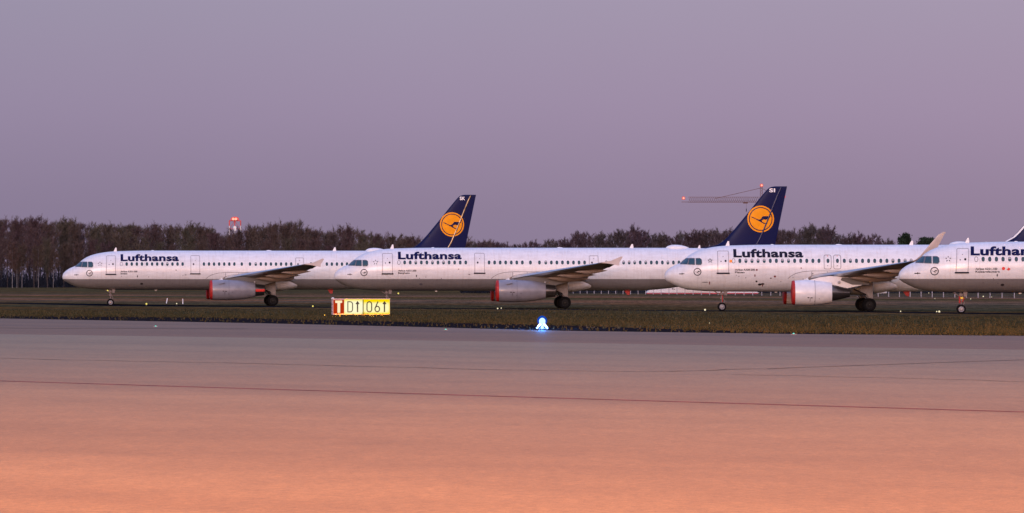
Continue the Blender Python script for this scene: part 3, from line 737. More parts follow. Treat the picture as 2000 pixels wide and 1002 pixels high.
def tree_mesh(seed, H, kind):
    rr = random.Random(seed); tr = MB(); cr = MB()
    bend = Vector((rr.uniform(-.06, .06), rr.uniform(-.06, .06), 0)) * H
    def tp(u): return Vector((bend.x*u*u, bend.y*u*u, H*u))
    r0 = H * (.014 if kind != 'birch' else .010); top = .88 if kind != 'pine' else .97
    n = 7
    for i in range(n):
        u, v = top*i/n, top*(i+1)/n; tr.tube(tp(u), tp(v), r0*(1-u*.9), r0*(1-v*.9), 6, False)
    def ribbon(p, q, w0, w1):
        d = (q - p); s_ = d.orthogonal().normalized(); a = rr.uniform(0, 6.28); s_.rotate(Matrix.Rotation(a, 3, d.normalized())) if d.length > 0 else None
        cr.add([p - s_*w0, p + s_*w0, q + s_*w1, q - s_*w1], [(0, 1, 2, 3)])
    def twig(p, d, ln, w):
        q = p + d*ln; s_ = Vector((rr.gauss(0, 1), rr.gauss(0, 1), rr.gauss(0, 1))).cross(d).normalized()
        cr.add([p - s_*w, p + s_*w, q], [(0, 1, 2)])
    def rnd(d, k):
        return (d + Vector((rr.gauss(0, k), rr.gauss(0, k), rr.gauss(0, k)))).normalized()
    if kind == 'pine':
        for i in range(64):
            u = .35 + .65 * rr.random()**.8; p = tp(min(u, .97)); a = rr.uniform(0, 6.28)
            ln = H * (.24 * (1 - (u - .35)/.65)**.6 + .04) * rr.uniform(.6, 1.15)
            d = Vector((math.cos(a), math.sin(a), rr.uniform(-.05, .35))).normalized(); ribbon(p, p + d*ln, .05, .02)
            for j in range(34):
                t = rr.uniform(.35, 1.05); c = p + d*ln*t + Vector((rr.gauss(0, .3), rr.gauss(0, .3), rr.gauss(0, .22)))
                for k in range(3): twig(c, rnd(Vector((0, 0, .5)), .8), rr.uniform(.3, .7), .11)
        return tr.mesh('trunk', 'bark'), cr.mesh('crown', 'needles', False, False)
    lo_ = {'broad': .26, 'brush': .14, 'birch': .36}[kind]; nl = {'broad': 24, 'brush': 30, 'birch': 26}[kind]
    W = .045
    for i in range(nl):
        u = lo_ + (top - lo_) * (i + rr.random())/nl; p = tp(u); a = i*2.4 + rr.uniform(-.6, .6)
        el = R(rr.uniform(32, 62)) if kind == 'broad' else R(rr.uniform(52, 76)) if kind == 'brush' else R(rr.uniform(20, 60))
        k = math.sin(math.pi * min(1, (u - lo_ + .10) / (1.02 - lo_)))**.5
        ln = H * (.30 if kind == 'broad' else .30 if kind == 'brush' else .22) * k * rr.uniform(.75, 1.25)
        ln = min(ln, (H*1.03 - p.z) / max(.25, math.sin(el)))
        d = Vector((math.cos(a)*math.cos(el), math.sin(a)*math.cos(el), math.sin(el)))
        wid = r0 * .35 * (1 - u*.6)
        mid = p + d*ln*.5; d2 = rnd(d + Vector((0, 0, .25)), .08); end = mid + d2*ln*.5
        ribbon(p, mid, wid, wid*.6); ribbon(mid, end, wid*.6, .02)
        ribbon(p, mid, wid, wid*.6)
        for j in range(9):
            t = rr.uniform(.18, 1.0); q = p.lerp(mid, t*2) if t < .5 else mid.lerp(end, t*2 - 1)
            sd = rnd(d2 + Vector((0, 0, .35 if kind != 'birch' else -.1)), .5); sl = ln * .42 * (1.15 - t*.5) * rr.uniform(.6, 1.2)
            e = q + sd*sl; ribbon(q, e, .045, .015)
            for k_ in range(15):
                tt = rr.uniform(.1, 1); c = q.lerp(e, tt)
                td = rnd(sd + Vector((0, 0, .3 if kind != 'birch' else -.7)), .55)
                tl = rr.uniform(.5, 1.6) * H/22; twig(c, td, tl, W*rr.uniform(.6, 1.1))
                if rr.random() < .5: twig(c + td*tl*.4, rnd(td, .6), tl*.7, W*.6)
    return tr, cr
PROTO = {}
def proto(key, seed, H, kind, twm, bkm='bark'):
    r_ = tree_mesh(seed, H, kind)
    if kind == 'pine': PROTO[key] = (r_[0], r_[1], H)
    else: PROTO[key] = (r_[0].mesh('trunk', bkm), r_[1].mesh('crown', twm, False, False), H)
for i in range(5): proto('L%d' % i, 100 + i, 22, 'broad' if i % 2 else 'brush', 'twigs_left')
for i in range(5): proto('R%d' % i, 200 + i, 12, 'brush' if i % 2 else 'broad', 'twigs_right')
for i in range(2): proto('B%d' % i, 300 + i, 17, 'birch', 'twigs_birch', 'birch_bark')
for i in range(2): proto('P%d' % i, 400 + i, 11, 'pine', 'needles')
RT = random.Random(5)
def tree(name, key, x, y, H, label, group, wide=1.0):
    tm, cm, h0 = PROTO[key]; k = H / h0
    if name != 'birch_tree': k *= .965
    e = empty(name, (x, y, 0), RT.uniform(0, 6.28)); e.scale = (k*wide, k*wide, k)
    link(bpy.data.objects.new('trunk', tm), e); link(bpy.data.objects.new('crown', cm), e)
    tag(e, label, 'tree', group); return e
def interp(tab, x):
    for (a, b), (c, d) in zip(tab, tab[1:]):
        if a <= x <= c: return b + (d - b)*(x - a)/(c - a)
    return tab[0][1] if x < tab[0][0] else tab[-1][1]
# skyline of the wood, photo rows of the tree tops
SKY_L = [(-60, 430), (60, 428), (110, 433), (150, 430), (190, 441), (260, 437), (330, 441), (380, 438), (410, 441), (425, 456), (450, 452), (500, 442), (570, 436), (620, 447), (680, 444), (730, 455), (800, 462), (860, 466), (920, 468), (960, 472)]
LAB = [(200, 'bare tree in the dense wood on the left, before the leftmost jet begins', 'bare trees at the left end of the wood'),
       (560, 'bare tree in the dark wood above the forward half of the leftmost jet', 'bare trees of the wood above the leftmost jet'),
       (990, 'bare tree in the dark wood left of the tail lettered SK', 'bare trees of the wood near the first tail')]
for row, (d0, sp_, k) in enumerate(((1640, 30, .93), (1690, 27, 1.0), (1745, 27, 1.0), (1800, 26, .97), (1850, 30, .93))):
    px = -70 + row*9
    while px < 985:
        d = d0 + RT.uniform(-18, 18); ty = interp(SKY_L, px) + RT.uniform(-6, 6) + (10 if row == 0 else 0)
        H = (HY - ty) * d / F + HC; H *= k if row else RT.uniform(.75, .95)
        lb = next(l for l in LAB if px < l[0])
        tree('bare_tree', 'L%d' % RT.randrange(5), atd(px, d), d, H, lb[1], lb[2], RT.uniform(.85, 1.1))
        px += sp_ * RT.uniform(.7, 1.3)
for i, (px, ty, nm) in enumerate([(24, 470, 'leftmost'), (33, 478, 'second'), (43, 476, 'third'), (75, 474, 'lone straight'), (104, 486, 'leaning')]):
    d = 1600 + i*6; H = (HY - ty)*d/F + HC
    tree('birch_tree', 'B%d' % (i % 2), atd(px, d), d, H, ['leftmost white-stemmed birch at the wood edge', 'second white-stemmed birch from the left at the wood edge', 'third white-stemmed birch from the left at the wood edge',
         'lone pale birch stem between the birch group and the leaning birch', 'birch with brownish crown nearest the nose of the leftmost jet'][i], 'birches at the edge of the wood', .85)
SKY_R = [(925, 468), (945, 464), (975, 470), (1000, 472), (1015, 478), (1030, 468), (1070, 464), (1090, 475), (1105, 465), (1120, 450), (1150, 450), (1165, 456), (1180, 450), (1195, 448), (1235, 440), (1260, 446), (1285, 455), (1330, 450), (1370, 445), (1420, 446), (1460, 452),
         (1520, 440), (1560, 440), (1595, 440), (1620, 443), (1650, 456), (1680, 454), (1700, 456), (1730, 467), (1760, 468), (1800, 470), (1840, 476), (1900, 482), (2000, 486), (2080, 484)]
LABR = [(1120, 'small bare tree right of the tail lettered SK, above the second jet', 'small bare trees above the second jet'),
        (1470, 'bare tree in the row between the two orange-emblem tails', 'bare trees between the two tails'),
        (1760, 'bare tree in the row right of the tail lettered SI', 'bare trees right of the second tail'),
        (2200, 'low bare tree glimpsed around the nose of the rightmost jet', 'low bare trees beyond the rightmost jet')]
for row, (d0, sp_) in enumerate(((960, 34), (1000, 34), (1045, 38))):
    px = 925 + row*11
    while px < 2090:
        d = d0 + RT.uniform(-14, 14); ty = interp(SKY_R, px) + 3 + RT.uniform(-3, 6) + (0 if row < 2 else 3)
        H = (HY - ty)*d/F + HC
        lb = next(l for l in LABR if px < l[0])
        tree('bare_tree', 'R%d' % RT.randrange(5), atd(px, d), d, H, lb[1], lb[2], RT.uniform(.8, 1.1))
        px += sp_*RT.uniform(.7, 1.3)
for px, ty, lb in ((1768, 455, 'tall dark pine left of the third jet roof antenna, tallest of three pines'), (1801, 463, 'middle dark pine right of the third jet roof antenna'), (1819, 464, 'small dark pine beside the upswept wingtip')):
    tree('pine_tree', 'P%d' % RT.randrange(2), atd(px, 950), 950, (HY - ty)*950/F + HC, lb, 'pines behind the third jet', .8)
# undergrowth that closes the foot of the woods
def thicket(x0, x1, d0, d1, h0, h1, n, seed, m, name, label):
    rr = random.Random(seed); mb = MB()
    for k in range(n):
        d = rr.uniform(d0, d1); x = atd(rr.uniform(x0, x1), d); h = rr.uniform(h0, h1)*(.6 + .4*math.sin(x*.13 + d*.05)); z = h*rr.random()**1.2*.8; w = rr.uniform(.05, .16)
        a = rr.uniform(0, math.pi); q = Vector((x + rr.gauss(0, .7), d + rr.gauss(0, .7), z + rr.uniform(.8, 2.2)))
        mb.add([(x - math.cos(a)*w, d - math.sin(a)*w, z), (x + math.cos(a)*w, d + math.sin(a)*w, z), q], [(0, 1, 2)])
    o = mb.build(name, m, smooth=False, fixn=False); tag(o, label, 'undergrowth', kind='stuff')
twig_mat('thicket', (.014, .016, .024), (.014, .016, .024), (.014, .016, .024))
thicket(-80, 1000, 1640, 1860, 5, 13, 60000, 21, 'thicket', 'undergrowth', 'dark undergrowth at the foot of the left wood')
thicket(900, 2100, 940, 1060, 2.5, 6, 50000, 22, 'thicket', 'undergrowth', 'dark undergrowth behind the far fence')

# ------------------------------------------------------------------ far fence, low white building, tank
A, B_ = at(1080, 573.0), at(2080, 583.4)
fe = empty('fence', A); tag(fe, 'long dark wire fence with pale posts seen beneath the jets', 'fence')
dv = B_ - A; ln = dv.length; nseg = int(ln/5); wires = MB()
pm = MB().box((0, 0, 1.2), (.12, .12, 2.4)).tube((0, 0, 2.4), (-.1, -.25, 2.8), .05, .04, 6).mesh('post', mat('fence_post', (.30, .29, .33), .6), False)
for i in range(nseg + 1):
    p = bpy.data.objects.new('post', pm); link(p, fe); p.location = dv * (i/nseg)
for k in range(9):
    wires.tube(Vector((0, 0, .15 + k*.26)), dv + Vector((0, 0, .15 + k*.26)), .018, n=4, cap=False)
for i in range(nseg*12):
    q = dv*(i/(nseg*12)); wires.tube(q + Vector((0, 0, .05)), q + Vector((0, 0, 2.3)), .010, n=3, cap=False)
mat('wire', (.06, .065, .09), .6, .3); wires.build('wire_mesh', 'wire', fe)

# low white building with dark openings and a red base stripe
d = 900; bx0, bx1 = atd(1262, d), atd(1483, d)
bl = empty('low_building', ((bx0 + bx1)/2, d, 0)); tag(bl, 'long low white shed with red base stripe beneath the nose of the all-white jet', 'building')
hx = (bx1 - bx0)/2
MB().prism([(-hx, .25), (-hx + .8, .95), (-hx + 6, 1.9), (-hx + 10, 2.6), (hx - 3, 2.6), (hx - 1.2, .75), (hx, .25)], 0, 7).build('wall', 'white_paint', bl, smooth=False)
MB().box((-.05, 3.4, .12), (2*hx - .3, 7.1, .20)).build('base_stripe', mat('faded_red', (.42, .05, .07), .6, noise=(.7, .4)), bl, smooth=False)
MB().box((-.6, -.03, 2.68), (2*hx - 13, 7.6, .12)).build('roof', 'blind', bl, smooth=False)
for i in range(14):
    MB().box((-hx + 7.6 + i*.42, -.02, .98 + i*-.008), (.22, .06, .30)).build('window', 'ink', bl, smooth=False)
MB().box((-hx + 5.2, -.02, 1.05), (.16, .06, .3)).box((-hx + 5.5, -.02, .95), (.14, .06, .14)).build('door', 'ink', bl, smooth=False)
d = 860; tk = empty('storage_tank', (atd(1712, d), d - 1, 0)); tag(tk, 'small white horizontal tank beyond the main wheels of the all-white jet', 'tank')
MB().lathe([(-2.2, .02), (-2.15, .25), (-2.0, .36), (1.7, .36), (1.85, .28), (1.9, .02)], (0, 0, .55), 'x', 20).build('vessel', 'white_paint', tk)
for x in (-1.3, 1.0): MB().box((x, 0, .12), (.3, .6, .24)).build('saddle', 'gear_dark', tk, smooth=False)

# ------------------------------------------------------------------ lights
def emis(name, col, st):
    m = bpy.data.materials.new(name); m.use_nodes = True; nt = m.node_tree; nt.nodes.clear()
    e = nt.nodes.new('ShaderNodeEmission'); o = nt.nodes.new('ShaderNodeOutputMaterial'); e.inputs[0].default_value = (*col, 1); e.inputs[1].default_value = st
    nt.links.new(e.outputs[0], o.inputs[0]); MATS[name] = m
emis('e_yellow', (1, .80, .18), 1.05); emis('e_white', (1, .85, .55), 1.05); emis('e_red_halo', (.85, .09, .09), 1.0); emis('e_redcore', (1, .45, .33), 1.3)
emis('e_blue_halo', (.0, .06, .48), 1.0); emis('e_bluecore', (.62, .88, 1.0), 1.2); emis('e_cyan', (.2, 1, .8), 1.0); emis('e_orange', (1, .5, .05), 2.0)
def ball(r, c=(0, 0, 0), n=12, squash=1.0):
    return MB().lathe([(-r*math.cos(math.pi*i/n)*squash, max(.001, r*math.sin(math.pi*i/n))) for i in range(n+1)], c, 'z', 16)
LIGHTS = [(210, 568, .30, 'e_yellow', 'yellow field light left of the nose wheel strut of the leftmost jet'), (286, 593.5, .15, 'e_yellow', 'yellow edge light right of the leftmost jet nose wheel'),
          (345, 593, .10, 'e_white', 'faint edge light between the two white marker stakes'), (611, 598, .12, 'e_yellow', 'yellow edge light left of the lit guidance sign'), (634, 615.5, .06, 'e_orange', 'small orange light at the left foot of the guidance sign'),
          (778, 573, .22, 'e_yellow', 'yellow field light right above the lit guidance sign'), (972, 602.5, .10, 'e_white', 'left white light of a close pair beneath the second jet engine'), (979, 601.8, .08, 'e_white', 'right white light of a close pair beneath the second jet engine'),
          (1377, 605, .13, 'e_white', 'bright edge light left of the all-white jet nose wheel'), (1385.5, 631, .06, 'e_white', 'faint light low in the grass below the all-white jet nose'), (1759, 608, .08, 'e_white', 'dim light left of the rightmost jet between wheels'),
          (1829.5, 608.5, .08, 'e_white', 'left and dimmer light of the pair before the rightmost jet nose wheel'), (1834.5, 608.5, .13, 'e_white', 'right and brighter light of the pair before the rightmost jet nose wheel'),
          (1814, 572.2, .13, 'e_white', 'bright far lamp at the fence beneath the rightmost jet nose'), (1826, 583, .07, 'e_white', 'small light in the far grass beneath the rightmost jet nose'), (1896, 583.8, .09, 'e_white', 'small light in the far grass right of the rightmost nose gear'),
          (1920.5, 579, .14, 'e_white', 'pale blurred lamp in front of the far fence on the right'), (1937, 580, .08, 'e_white', 'small bright lamp right of the pale blurred fence lamp')]
for px, py, r_, m_, lb in LIGHTS:
    p = at(px, py + 4 if py < 600 else py + 3); h = HC - (py - HY)*p.y/F
    e = empty('edge_light', (p.x, p.y, 0)); tag(e, lb, 'airfield light', 'small lights dotted over the airfield')
    MB().tube((0, 0, 0), (0, 0, max(.04, h - r_*.6)), .04, .03, 8).lathe([(0, .12), (.05, .11), (.06, .04)], (0, 0, 0), 'z', 12, True, True).build('stem', 'gear_dark', e)
    ball(r_*.62, (0, 0, h)).build('lamp', m_, e)
for px, py, lb in ((304, 639, 'green inset pavement light on the left'), (870.5, 645.5, 'pale green inset pavement light between sign and blue light'), (1550, 653.8, 'green inset pavement light below the engine of the all-white jet')):
    p = at(px, py); e = empty('inset_light', (p.x, p.y, .012)); tag(e, lb, 'airfield light', 'green inset lights along the pavement edge')
    MB().lathe([(0, .16), (.03, .14), (.035, .05)], (0, 0, 0), 'z', 16, True, True).build('housing', 'gear_grey', e)
    ball(.05, (0, 0, .04), squash=.8).build('lamp', 'e_cyan', e)
for px, py, tl, lb in ((325, 592.5, .12, 'leaning white marker stake right of the leftmost nose wheel'), (357, 594, 0, 'upright white marker stake left of the first jet engine')):
    p = at(px, py); e = empty('marker_stake', (p.x, p.y, 0)); tag(e, lb, 'marker stake', 'white marker stakes')
    MB().tube((0, 0, 0), (tl, 0, .60), .055, .055, 10).build('stake', 'white_paint', e); MB().tube((tl*.98, 0, .60), (tl, 0, .63), .05, .02, 10).build('cap', 'orange_tape', e)
# blue taxiway light on a flared frangible stand
p = at(1059, 643); e = empty('taxiway_light', (p.x, p.y, .004)); tag(e, 'glowing blue taxiway edge light on a flared pale stand', 'taxiway light')
for a in (200, 340, 90):
    c, s_ = math.cos(R(a)), math.sin(R(a))
    MB().tube((c*.07, s_*.07, .33), (c*.33, s_*.33, .03), .08, .05, 8).build('leg', 'white_paint', e)
MB().lathe([(0, .30), (.02, .30), (.03, .26)], (0, 0, 0), 'z', 24, True, True).build('base_plate', 'gear_grey', e)
MB().lathe([(.03, .11), (.22, .085), (.25, .12), (.27, .12)], (0, 0, 0), 'z', 20, False, True).build('stand', mat('blue_grey', (.30, .25, .42), .5), e)
gl = MB().lathe([(.27, .13), (.36, .17), (.46, .18), (.55, .145), (.61, .08), (.63, .01)], (0, 0, 0), 'z', 24).build('lamp_dome', 'e_bluecore', e)
MB().lathe([(.30, .20), (.34, .25), (.44, .275), (.56, .26), (.66, .19), (.73, .08), (.74, .01)], (0, .36, 0), 'z', 24).build('blue_halo', 'e_blue_halo', e)  # blue halo behind the dome, added as a glowing shell
def point(loc, col, power, size, name='lamp_glow', parent=None):
    l = bpy.data.lights.new(name, 'POINT'); l.color = col; l.energy = power; l.shadow_soft_size = size
    o = bpy.data.objects.new(name, l); link(o, parent); o.location = loc; return o
point((0, -.35, .55), (.03, .28, 1), 400, .1, 'blue_glow', e)
point((0, .35, .75), (.03, .28, 1), 1500, .1, 'blue_glow', e)

# ------------------------------------------------------------------ the lit guidance sign
d = 351.0; sx = (649.8 - 1000)*d/F; SGN = empty('taxiway_sign', (sx, d, 0), R(13)); tag(SGN, 'low illuminated sign reading T D arrow 06 arrow in yellow and red', 'sign')
u = 1/394.0
def SX(X): return (X - 150)*u/math.cos(R(13))
def SZ(Y): return .10 + (685 - Y)*u
def face_emit(name, edge, core, c0, c1, hx0, hx1):
    # translucent face: nearly white where the tubes sit behind it, its own colour towards the rim
    m = bpy.data.materials.new(name); m.use_nodes = True; nt = m.node_tree; nt.nodes.clear(); nb = NB(nt)
    tc = nb.n('TexCoord').outputs['Object']; sp = nb.n('SeparateXYZ'); nt.links.new(tc, sp.inputs[0])
    fz = nb.math('SUBTRACT', 1, nb.math('POWER', nb.math('ABSOLUTE', nb.math('DIVIDE', nb.math('SUBTRACT', sp.outputs[2], c0), c1)), 2.2), True)
    fx = nb.math('SUBTRACT', 1, nb.math('POWER', nb.math('ABSOLUTE', nb.math('DIVIDE', nb.math('SUBTRACT', sp.outputs[0], (hx0 + hx1)/2), (hx1 - hx0)/2)), 8), True)
    f = nb.math('MULTIPLY', nb.math('MULTIPLY', fz, fx), 1.5, True)
    e = nb.n('Emission'); nt.links.new(nb.mix(f, edge, core), e.inputs[0]); e.inputs[1].default_value = 1; o = nb.n('OutputMaterial'); nt.links.new(e.outputs[0], o.inputs[0]); MATS[name] = m
face_emit('sign_yellow', (1, .74, .0), (1, .96, .50), .62, .46, SX(1040), SX(1856))
face_emit('sign_pale', (1, .80, .06), (1, .97, .62), .66, .60, SX(470), SX(1100))
face_emit('sign_red', (.38, .022, .003), (.44, .03, .004), .68, .8, 0, 1)
face_emit('sign_cream', (1, .72, .30), (1, .86, .55), .68, .6, SX(172), SX(488))
W_ = SX(1860)
MB().box((W_/2, .26, SZ(450)), (W_, .5, 470*u)).build('cabinet', mat('sign_case', (.45, .34, .34), .5), SGN, smooth=False)
for X0, X1, m_, nm in ((172, 488, 'sign_red', 'red_panel'), (494, 1045, 'sign_pale', 'yellow_panel'), (1065, 1850, 'sign_yellow', 'yellow_panel')):
    MB().box(((SX(X0) + SX(X1))/2, .0, SZ(450)), (SX(X1) - SX(X0), .03, 415*u if X0 < 200 else 445*u)).build(nm, m_, SGN, smooth=False)
def flat(shape, name, m, y=-.02, parent=SGN):
    vs, fs = shape; mb = MB().add([(SX(x), y, SZ(z)) for x, z in vs], fs); return mb.build(name, m, parent, smooth=False, fixn=False)
mat('sign_ink', (.015, .012, .01), .6)
flat(([(225,262),(430,262),(430,330),(372,340),(372,632),(290,632),(290,340),(225,330)], [tuple(range(8))]), 'letter', 'sign_cream')
def strk(pts, w, nm, y=-.02, closed=False): return flat(strip2(pts, w*1.3, closed), nm, 'sign_ink', y)
def arc(cx, cy, rx, ry, a0, a1, n=12): return [(cx + rx*math.cos(R(a0 + (a1-a0)*i/n)), cy - ry*math.sin(R(a0 + (a1-a0)*i/n))) for i in range(n+1)]
strk([(600, 605), (600, 300), (665, 300)] + arc(665, 375, 75, 75, 80, 5, 6) + arc(665, 530, 75, 75, -5, -85, 6) + [(655, 605)], 22, 'letter', closed=True)
for X in (888, 1692):
    strk([(X, 612), (X, 315)], 30, 'arrow', -.020); strk([(X - 45, 372), (X, 305), (X + 45, 372)], 26, 'arrow', -.026)
strk([(1055, 240), (1055, 655)], 20, 'divider')
strk(arc(1240, 375, 70, 75, 180, 0, 10) + arc(1240, 530, 70, 75, 0, -180, 10), 25, 'digit', closed=True)
strk(arc(1477, 520, 68, 82, 0, 360, 20)[:-1], 25, 'digit', closed=True)
strk([(1418, 490), (1440, 430), (1500, 292)], 25, 'digit', -.026)
for X in (450, 1000, 1600): MB().tube((SX(X), .25, 0), (SX(X), .25, .12), .04).build('leg', 'gear_dark', SGN)
for z in (.35, .62, .9): MB().box((-.02, .26, z), (.03, .42, .03)).build('vent_rib', 'gear_dark', SGN, smooth=False)
ball(.12, (.05, .2, 1.33), squash=.6).build('lamp_cap', 'white_paint', SGN)
MB().box((W_/2, .26, 1.312), (W_ + .06, .56, .03)).build('top_trim', 'sign_case', SGN, smooth=False)
ar = bpy.data.lights.new('sign_glow', 'AREA'); ar.shape = 'RECTANGLE'; ar.size = W_*.9; ar.size_y = .2; ar.energy = 1500; ar.color = (1, .55, .08)
ao = bpy.data.objects.new('sign_glow', ar); link(ao, SGN); ao.location = (W_/2, -.10, .085); ao.rotation_euler = (R(-38), 0, 0)

# ------------------------------------------------------------------ tower crane and beacon tower
d = 2570; k = d/F
def cz_(py): return (HY - py)*k + HC
CR = empty('tower_crane', (atd(1487, d), d, 0)); tag(CR, 'tower crane with long pale jib and red lamps, behind the tail lettered SI', 'crane')
mat('crane_steel', (.16, .09, .08), .7, spec=.1)
def lattice(p, q, w, n, r_, tri=False):
    mb = MB(); p, q = Vector(p), Vector(q); dr = (q - p).normalized(); up = Vector((0, 0, 1)) if abs(dr.z) < .5 else Vector((1, 0, 0)); sd = dr.cross(up).normalized()
    cs = [up*w/2 + sd*w/2, up*w/2 - sd*w/2, -up*w/2 + sd*w/2, -up*w/2 - sd*w/2] if not tri else [up*w*.6, -up*w*.4 + sd*w/2, -up*w*.4 - sd*w/2]
    for c in cs: mb.tube(p + c, q + c, r_, n=4, cap=False)
    m_ = len(cs)
    for i in range(n):
        a, b = p.lerp(q, i/n), p.lerp(q, (i+1)/n)
        for j in range(m_):
            mb.tube(a + cs[j], b + cs[(j+1) % m_], r_*.6, n=3, cap=False); mb.tube(b + cs[j], a + cs[(j+1) % m_], r_*.5, n=3, cap=False)
    return mb
zj = cz_(391)
lattice((0, 0, 0), (0, 0, zj), 2.0, 24, .12).build('mast', 'crane_steel', CR)
lattice((0, 0, zj), (0, 0, cz_(365)), 1.2, 5, .11).build('tower_head', 'crane_steel', CR)
xl = (1345 - 1487)*k
lattice((-1, 0, zj), (xl, 0, zj), 2.9, 34, .14, True).build('jib', 'crane_steel', CR)
MB().tube((xl, 0, zj - 1.0), ((1331 - 1487)*k, 0, zj - 1.0), .15, n=6).build('jib_tip', 'crane_steel', CR)
lattice((1, 0, zj), ((1531 - 1487)*k, 0, zj), 1.6, 8, .11).build('counter_jib', 'crane_steel', CR)
MB().box(((1524 - 1487)*k, 0, zj - 1.6), (2.4, 1.6, 2.4)).build('counterweight', mat('weight', (.25, .24, .24), .9), CR, smooth=False)
MB().tube((0, 0, cz_(367)), ((1396 - 1487)*k, 0, cz_(388)), .13, n=6).build('pendant_cable', 'crane_steel', CR)
MB().tube((0, 0, cz_(367)), ((1525 - 1487)*k, 0, cz_(388)), .10, n=6).build('pendant_cable', 'crane_steel', CR)
tx = (1456 - 1487)*k
MB().box((tx, 0, zj - 1.5), (2.6, 1.4, .7)).tube((tx + .5, 0, zj - 1.5), (tx + .5, 0, cz_(412)), .05, n=5).build('trolley', 'crane_steel', CR, smooth=False)
MB().box((tx + .5, 0, cz_(410)), (.4, .4, 1.4)).tube((tx + .5, 0, cz_(410)), (tx + .4, 0, cz_(414)), .15, n=6).build('hook_block', 'ink', CR, smooth=False)
MB().box((1.1, -.9, zj - 1.8), (1.5, 1.5, 2.0)).build('cab', 'blind', CR, smooth=False)
for px, py in ((1335, 387), (1487.5, 362), (1531, 384)):
    lp = MB().lathe([(-.5, .25), (-.3, .25), (-.3, .2)], ((px - 1487)*k, 0, cz_(py) - .3), 'z', 10).build('warning_lamp', 'ink', CR)
    ball(.55, ((px - 1487)*k, -.9, cz_(py))).build('bulb', 'e_redcore', lp)
    ball(.95, ((px - 1487)*k, .35, cz_(py))).build('lens', 'e_red_halo', lp)  # red halo of the bulb, put in as a larger glowing ball

d = 1900; k = d/F; BT = empty('beacon_tower', (atd(458.5, d), d, 0)); tag(BT, 'red and white poled beacon tower with a red lamp above the wood', 'tower')
m, nb, b = newmat('red_white'); LK = m.node_tree.links
tc = nb.n('TexCoord').outputs['Object']; sp = nb.n('SeparateXYZ'); LK.new(tc, sp.inputs[0])
zsplit = (HY - 441)*k + HC
fc = nb.math('GREATER_THAN', nb.math('FRACT', nb.math('DIVIDE', nb.math('SUBTRACT', sp.outputs[2], zsplit), 8.0)), .5)
c = nb.mix(nb.math('GREATER_THAN', sp.outputs[2], zsplit), nb.mix(fc, (.55, .06, .05), (.65, .62, .64)), (.60, .06, .05)); LK.new(c, b.inputs['Base Color'])
def bz(py): return (HY - py)*k + HC
for dx, tp_ in ((-10.5, 431), (11.5, 431), (0, 429)):
    MB().tube((dx*k, 0, 0), (dx*k, 0, bz(tp_)), .28, .22, 8).build('pole', 'red_white', BT)
MB().box((0, 0, bz(431)), (22*k, .5, .5)).box((0, 0, bz(447)), (22*k, .4, .3)).build('platform', 'faded_red', BT, smooth=False)
MB().tube((-10*k, 0, bz(447)), (0, 0, bz(431)), .10, n=5).tube((10*k, 0, bz(447)), (0, 0, bz(431)), .10, n=5).build('brace', 'faded_red', BT)
MB().box((0, 0, bz(446.5)), (1.1, .9, 1.8)).build('equipment_box', 'white_paint', BT, smooth=False)
for dx in (-2.6, 2.6):
    lp = MB().box((dx*k, -.1, bz(429.6)), (.9, .9, .4)).build('warning_lamp', 'ink', BT, smooth=False); ball(.55, (dx*k, -1.3, bz(427.8))).build('bulb', 'e_redcore', lp)
ball(1.7, (0, .9, bz(427.6)), squash=.55).build('lens', 'e_red_halo', BT)  # shared red halo of both bulbs, added as a flattened glowing ball

# ------------------------------------------------------------------ sodium floodlight mast on the apron behind the photographer
FM = empty('floodlight_mast', (-34, -100, 0)); tag(FM, 'tall apron floodlight mast with orange lamps behind the photographer', 'lamp mast')
MB().tube((0, 0, 0), (0, 0, 22), .28, .14, 16).build('pole', 'gear_grey', FM)
MB().box((0, 0, 22.1), (5, .3, .3)).build('crossarm', 'gear_grey', FM, smooth=False)
emis('e_sodium', (1, .42, .10), 60)
for i in range(4):
    x = -2 + i*1.33
    h = MB().prism([(x - .3, 21.6), (x + .3, 21.6), (x + .3, 22.0), (x - .3, 22.0)], .2, .7).build('lamp_head', 'gear_dark', FM, smooth=False)
    MB().prism([(x - .26, 21.64), (x + .26, 21.64), (x + .26, 21.96), (x - .26, 21.96)], .72, .74).build('lens', 'e_sodium', h, smooth=False)
l = bpy.data.lights.new('flood', 'SPOT'); l.energy = 1.9e7; l.color = (1, .30, .0); l.spot_size = R(176); l.spot_blend = .085; l.shadow_soft_size = .8
o = bpy.data.objects.new('flood', l); link(o, FM); o.location = (0, .6, 21.4)
point((0, 1.0, 21.8), (1, .36, .06), 1.2e6, .45, 'streak_lamp', FM)  # extra unseen lamp, added for orange streaks on the jets

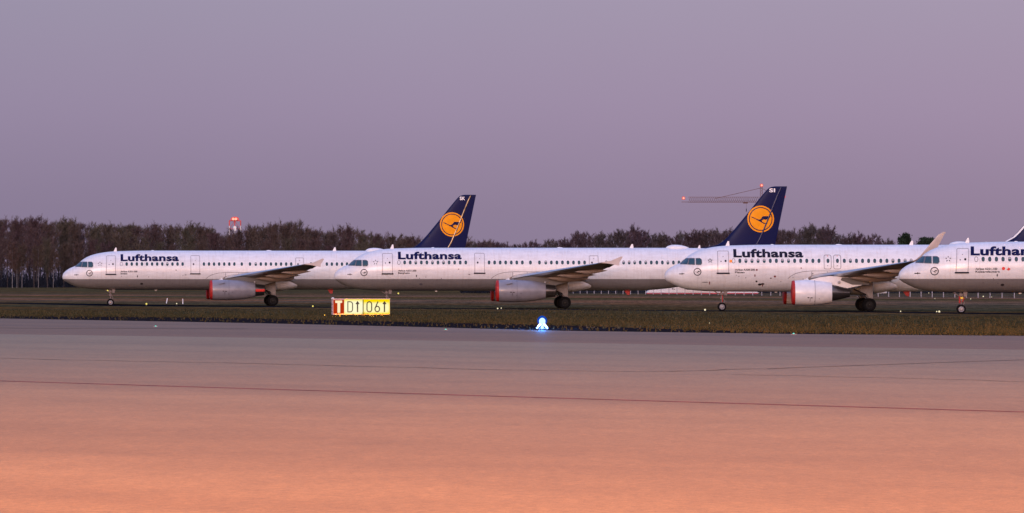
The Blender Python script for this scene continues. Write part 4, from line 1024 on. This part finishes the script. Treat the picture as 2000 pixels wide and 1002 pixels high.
# ------------------------------------------------------------------ sky, sun, camera
w = bpy.data.worlds.new('World'); SC.world = w; w.use_nodes = True; nt = w.node_tree; nt.nodes.clear(); nb = NB(nt); LK = nt.links
sky = nb.n('TexSky'); sky.sky_type = 'NISHITA'; sky.sun_disc = False; sky.sun_elevation = R(2.0); sky.sun_rotation = R(195); sky.air_density = 1.2; sky.dust_density = 1.5
tc = nb.n('TexCoord').outputs['Generated']; sp = nb.n('SeparateXYZ'); LK.new(tc, sp.inputs[0])
el = nb.ramp(sp.outputs[2], [(0, (.245, .195, .300)), (.016, (.258, .208, .315)), (.037, (.288, .240, .372)), (.062, (.298, .268, .405)), (.25, (.28, .33, .60)), (.6, (.30, .42, .90)), (1, (.32, .46, 1.0))])
west = nb.ramp(sp.outputs[2], [(0, (4.4, 2.1, .95)), (.045, (3.1, 1.8, 1.3)), (.10, (2.3, 1.55, 1.45)), (.22, (2.3, 1.8, 1.95)), (.5, (.95, .95, 1.25)), (1, (.32, .46, 1.0))])
wf = nb.ramp(nb.math('ADD', nb.math('MULTIPLY', sp.outputs[1], -.5), .5), [(.35, (0, 0, 0)), (.95, (1, 1, 1))])
grad = nb.mix(wf, el, west)
hr = nb.math('MULTIPLY', sp.outputs[0], 4.0)           # the evening sky is a little warmer towards the right
tint = nb.ramp(nb.math('ADD', hr, .5), [(0, (.90, .94, .96)), (1, (1.10, 1.06, 1.05))])
grad = nb.mix(1.0, grad, tint, 'MULTIPLY')
mot = nb.ramp(nb.noise(tc, 5, 4), [(.3, (.97, .97, .97)), (.7, (1.03, 1.03, 1.03))])
grad = nb.mix(1.0, grad, mot, 'MULTIPLY')
bg1 = nb.n('Background'); LK.new(grad, bg1.inputs[0]); bg1.inputs[1].default_value = 1.0
bg2 = nb.n('Background'); LK.new(sky.outputs[0], bg2.inputs[0]); bg2.inputs[1].default_value = .03
ad = nb.n('AddShader'); LK.new(bg1.outputs[0], ad.inputs[0]); LK.new(bg2.outputs[0], ad.inputs[1])
ow = nb.n('OutputWorld'); LK.new(ad.outputs[0], ow.inputs[0])
sl = bpy.data.lights.new('sun', 'SUN'); sl.energy = 1.05; sl.angle = R(20); sl.color = (1, .72, .70)
so = bpy.data.objects.new('sun', sl); link(so); so.rotation_euler = Vector((.2, 1, -.20)).to_track_quat('-Z', 'Y').to_euler()

cam = bpy.data.cameras.new('camera'); co = bpy.data.objects.new('camera', cam); link(co); SC.camera = co
co.location = (0, 0, HC); co.rotation_euler = (R(90), 0, 0); cam.sensor_width = 36; cam.lens = F/2000*36; cam.shift_y = 46/2000; cam.clip_start = 1; cam.clip_end = 20000
SC.view_settings.view_transform = 'Standard'; SC.view_settings.look = 'None'; SC.view_settings.gamma = 1; SC.view_settings.exposure = 0
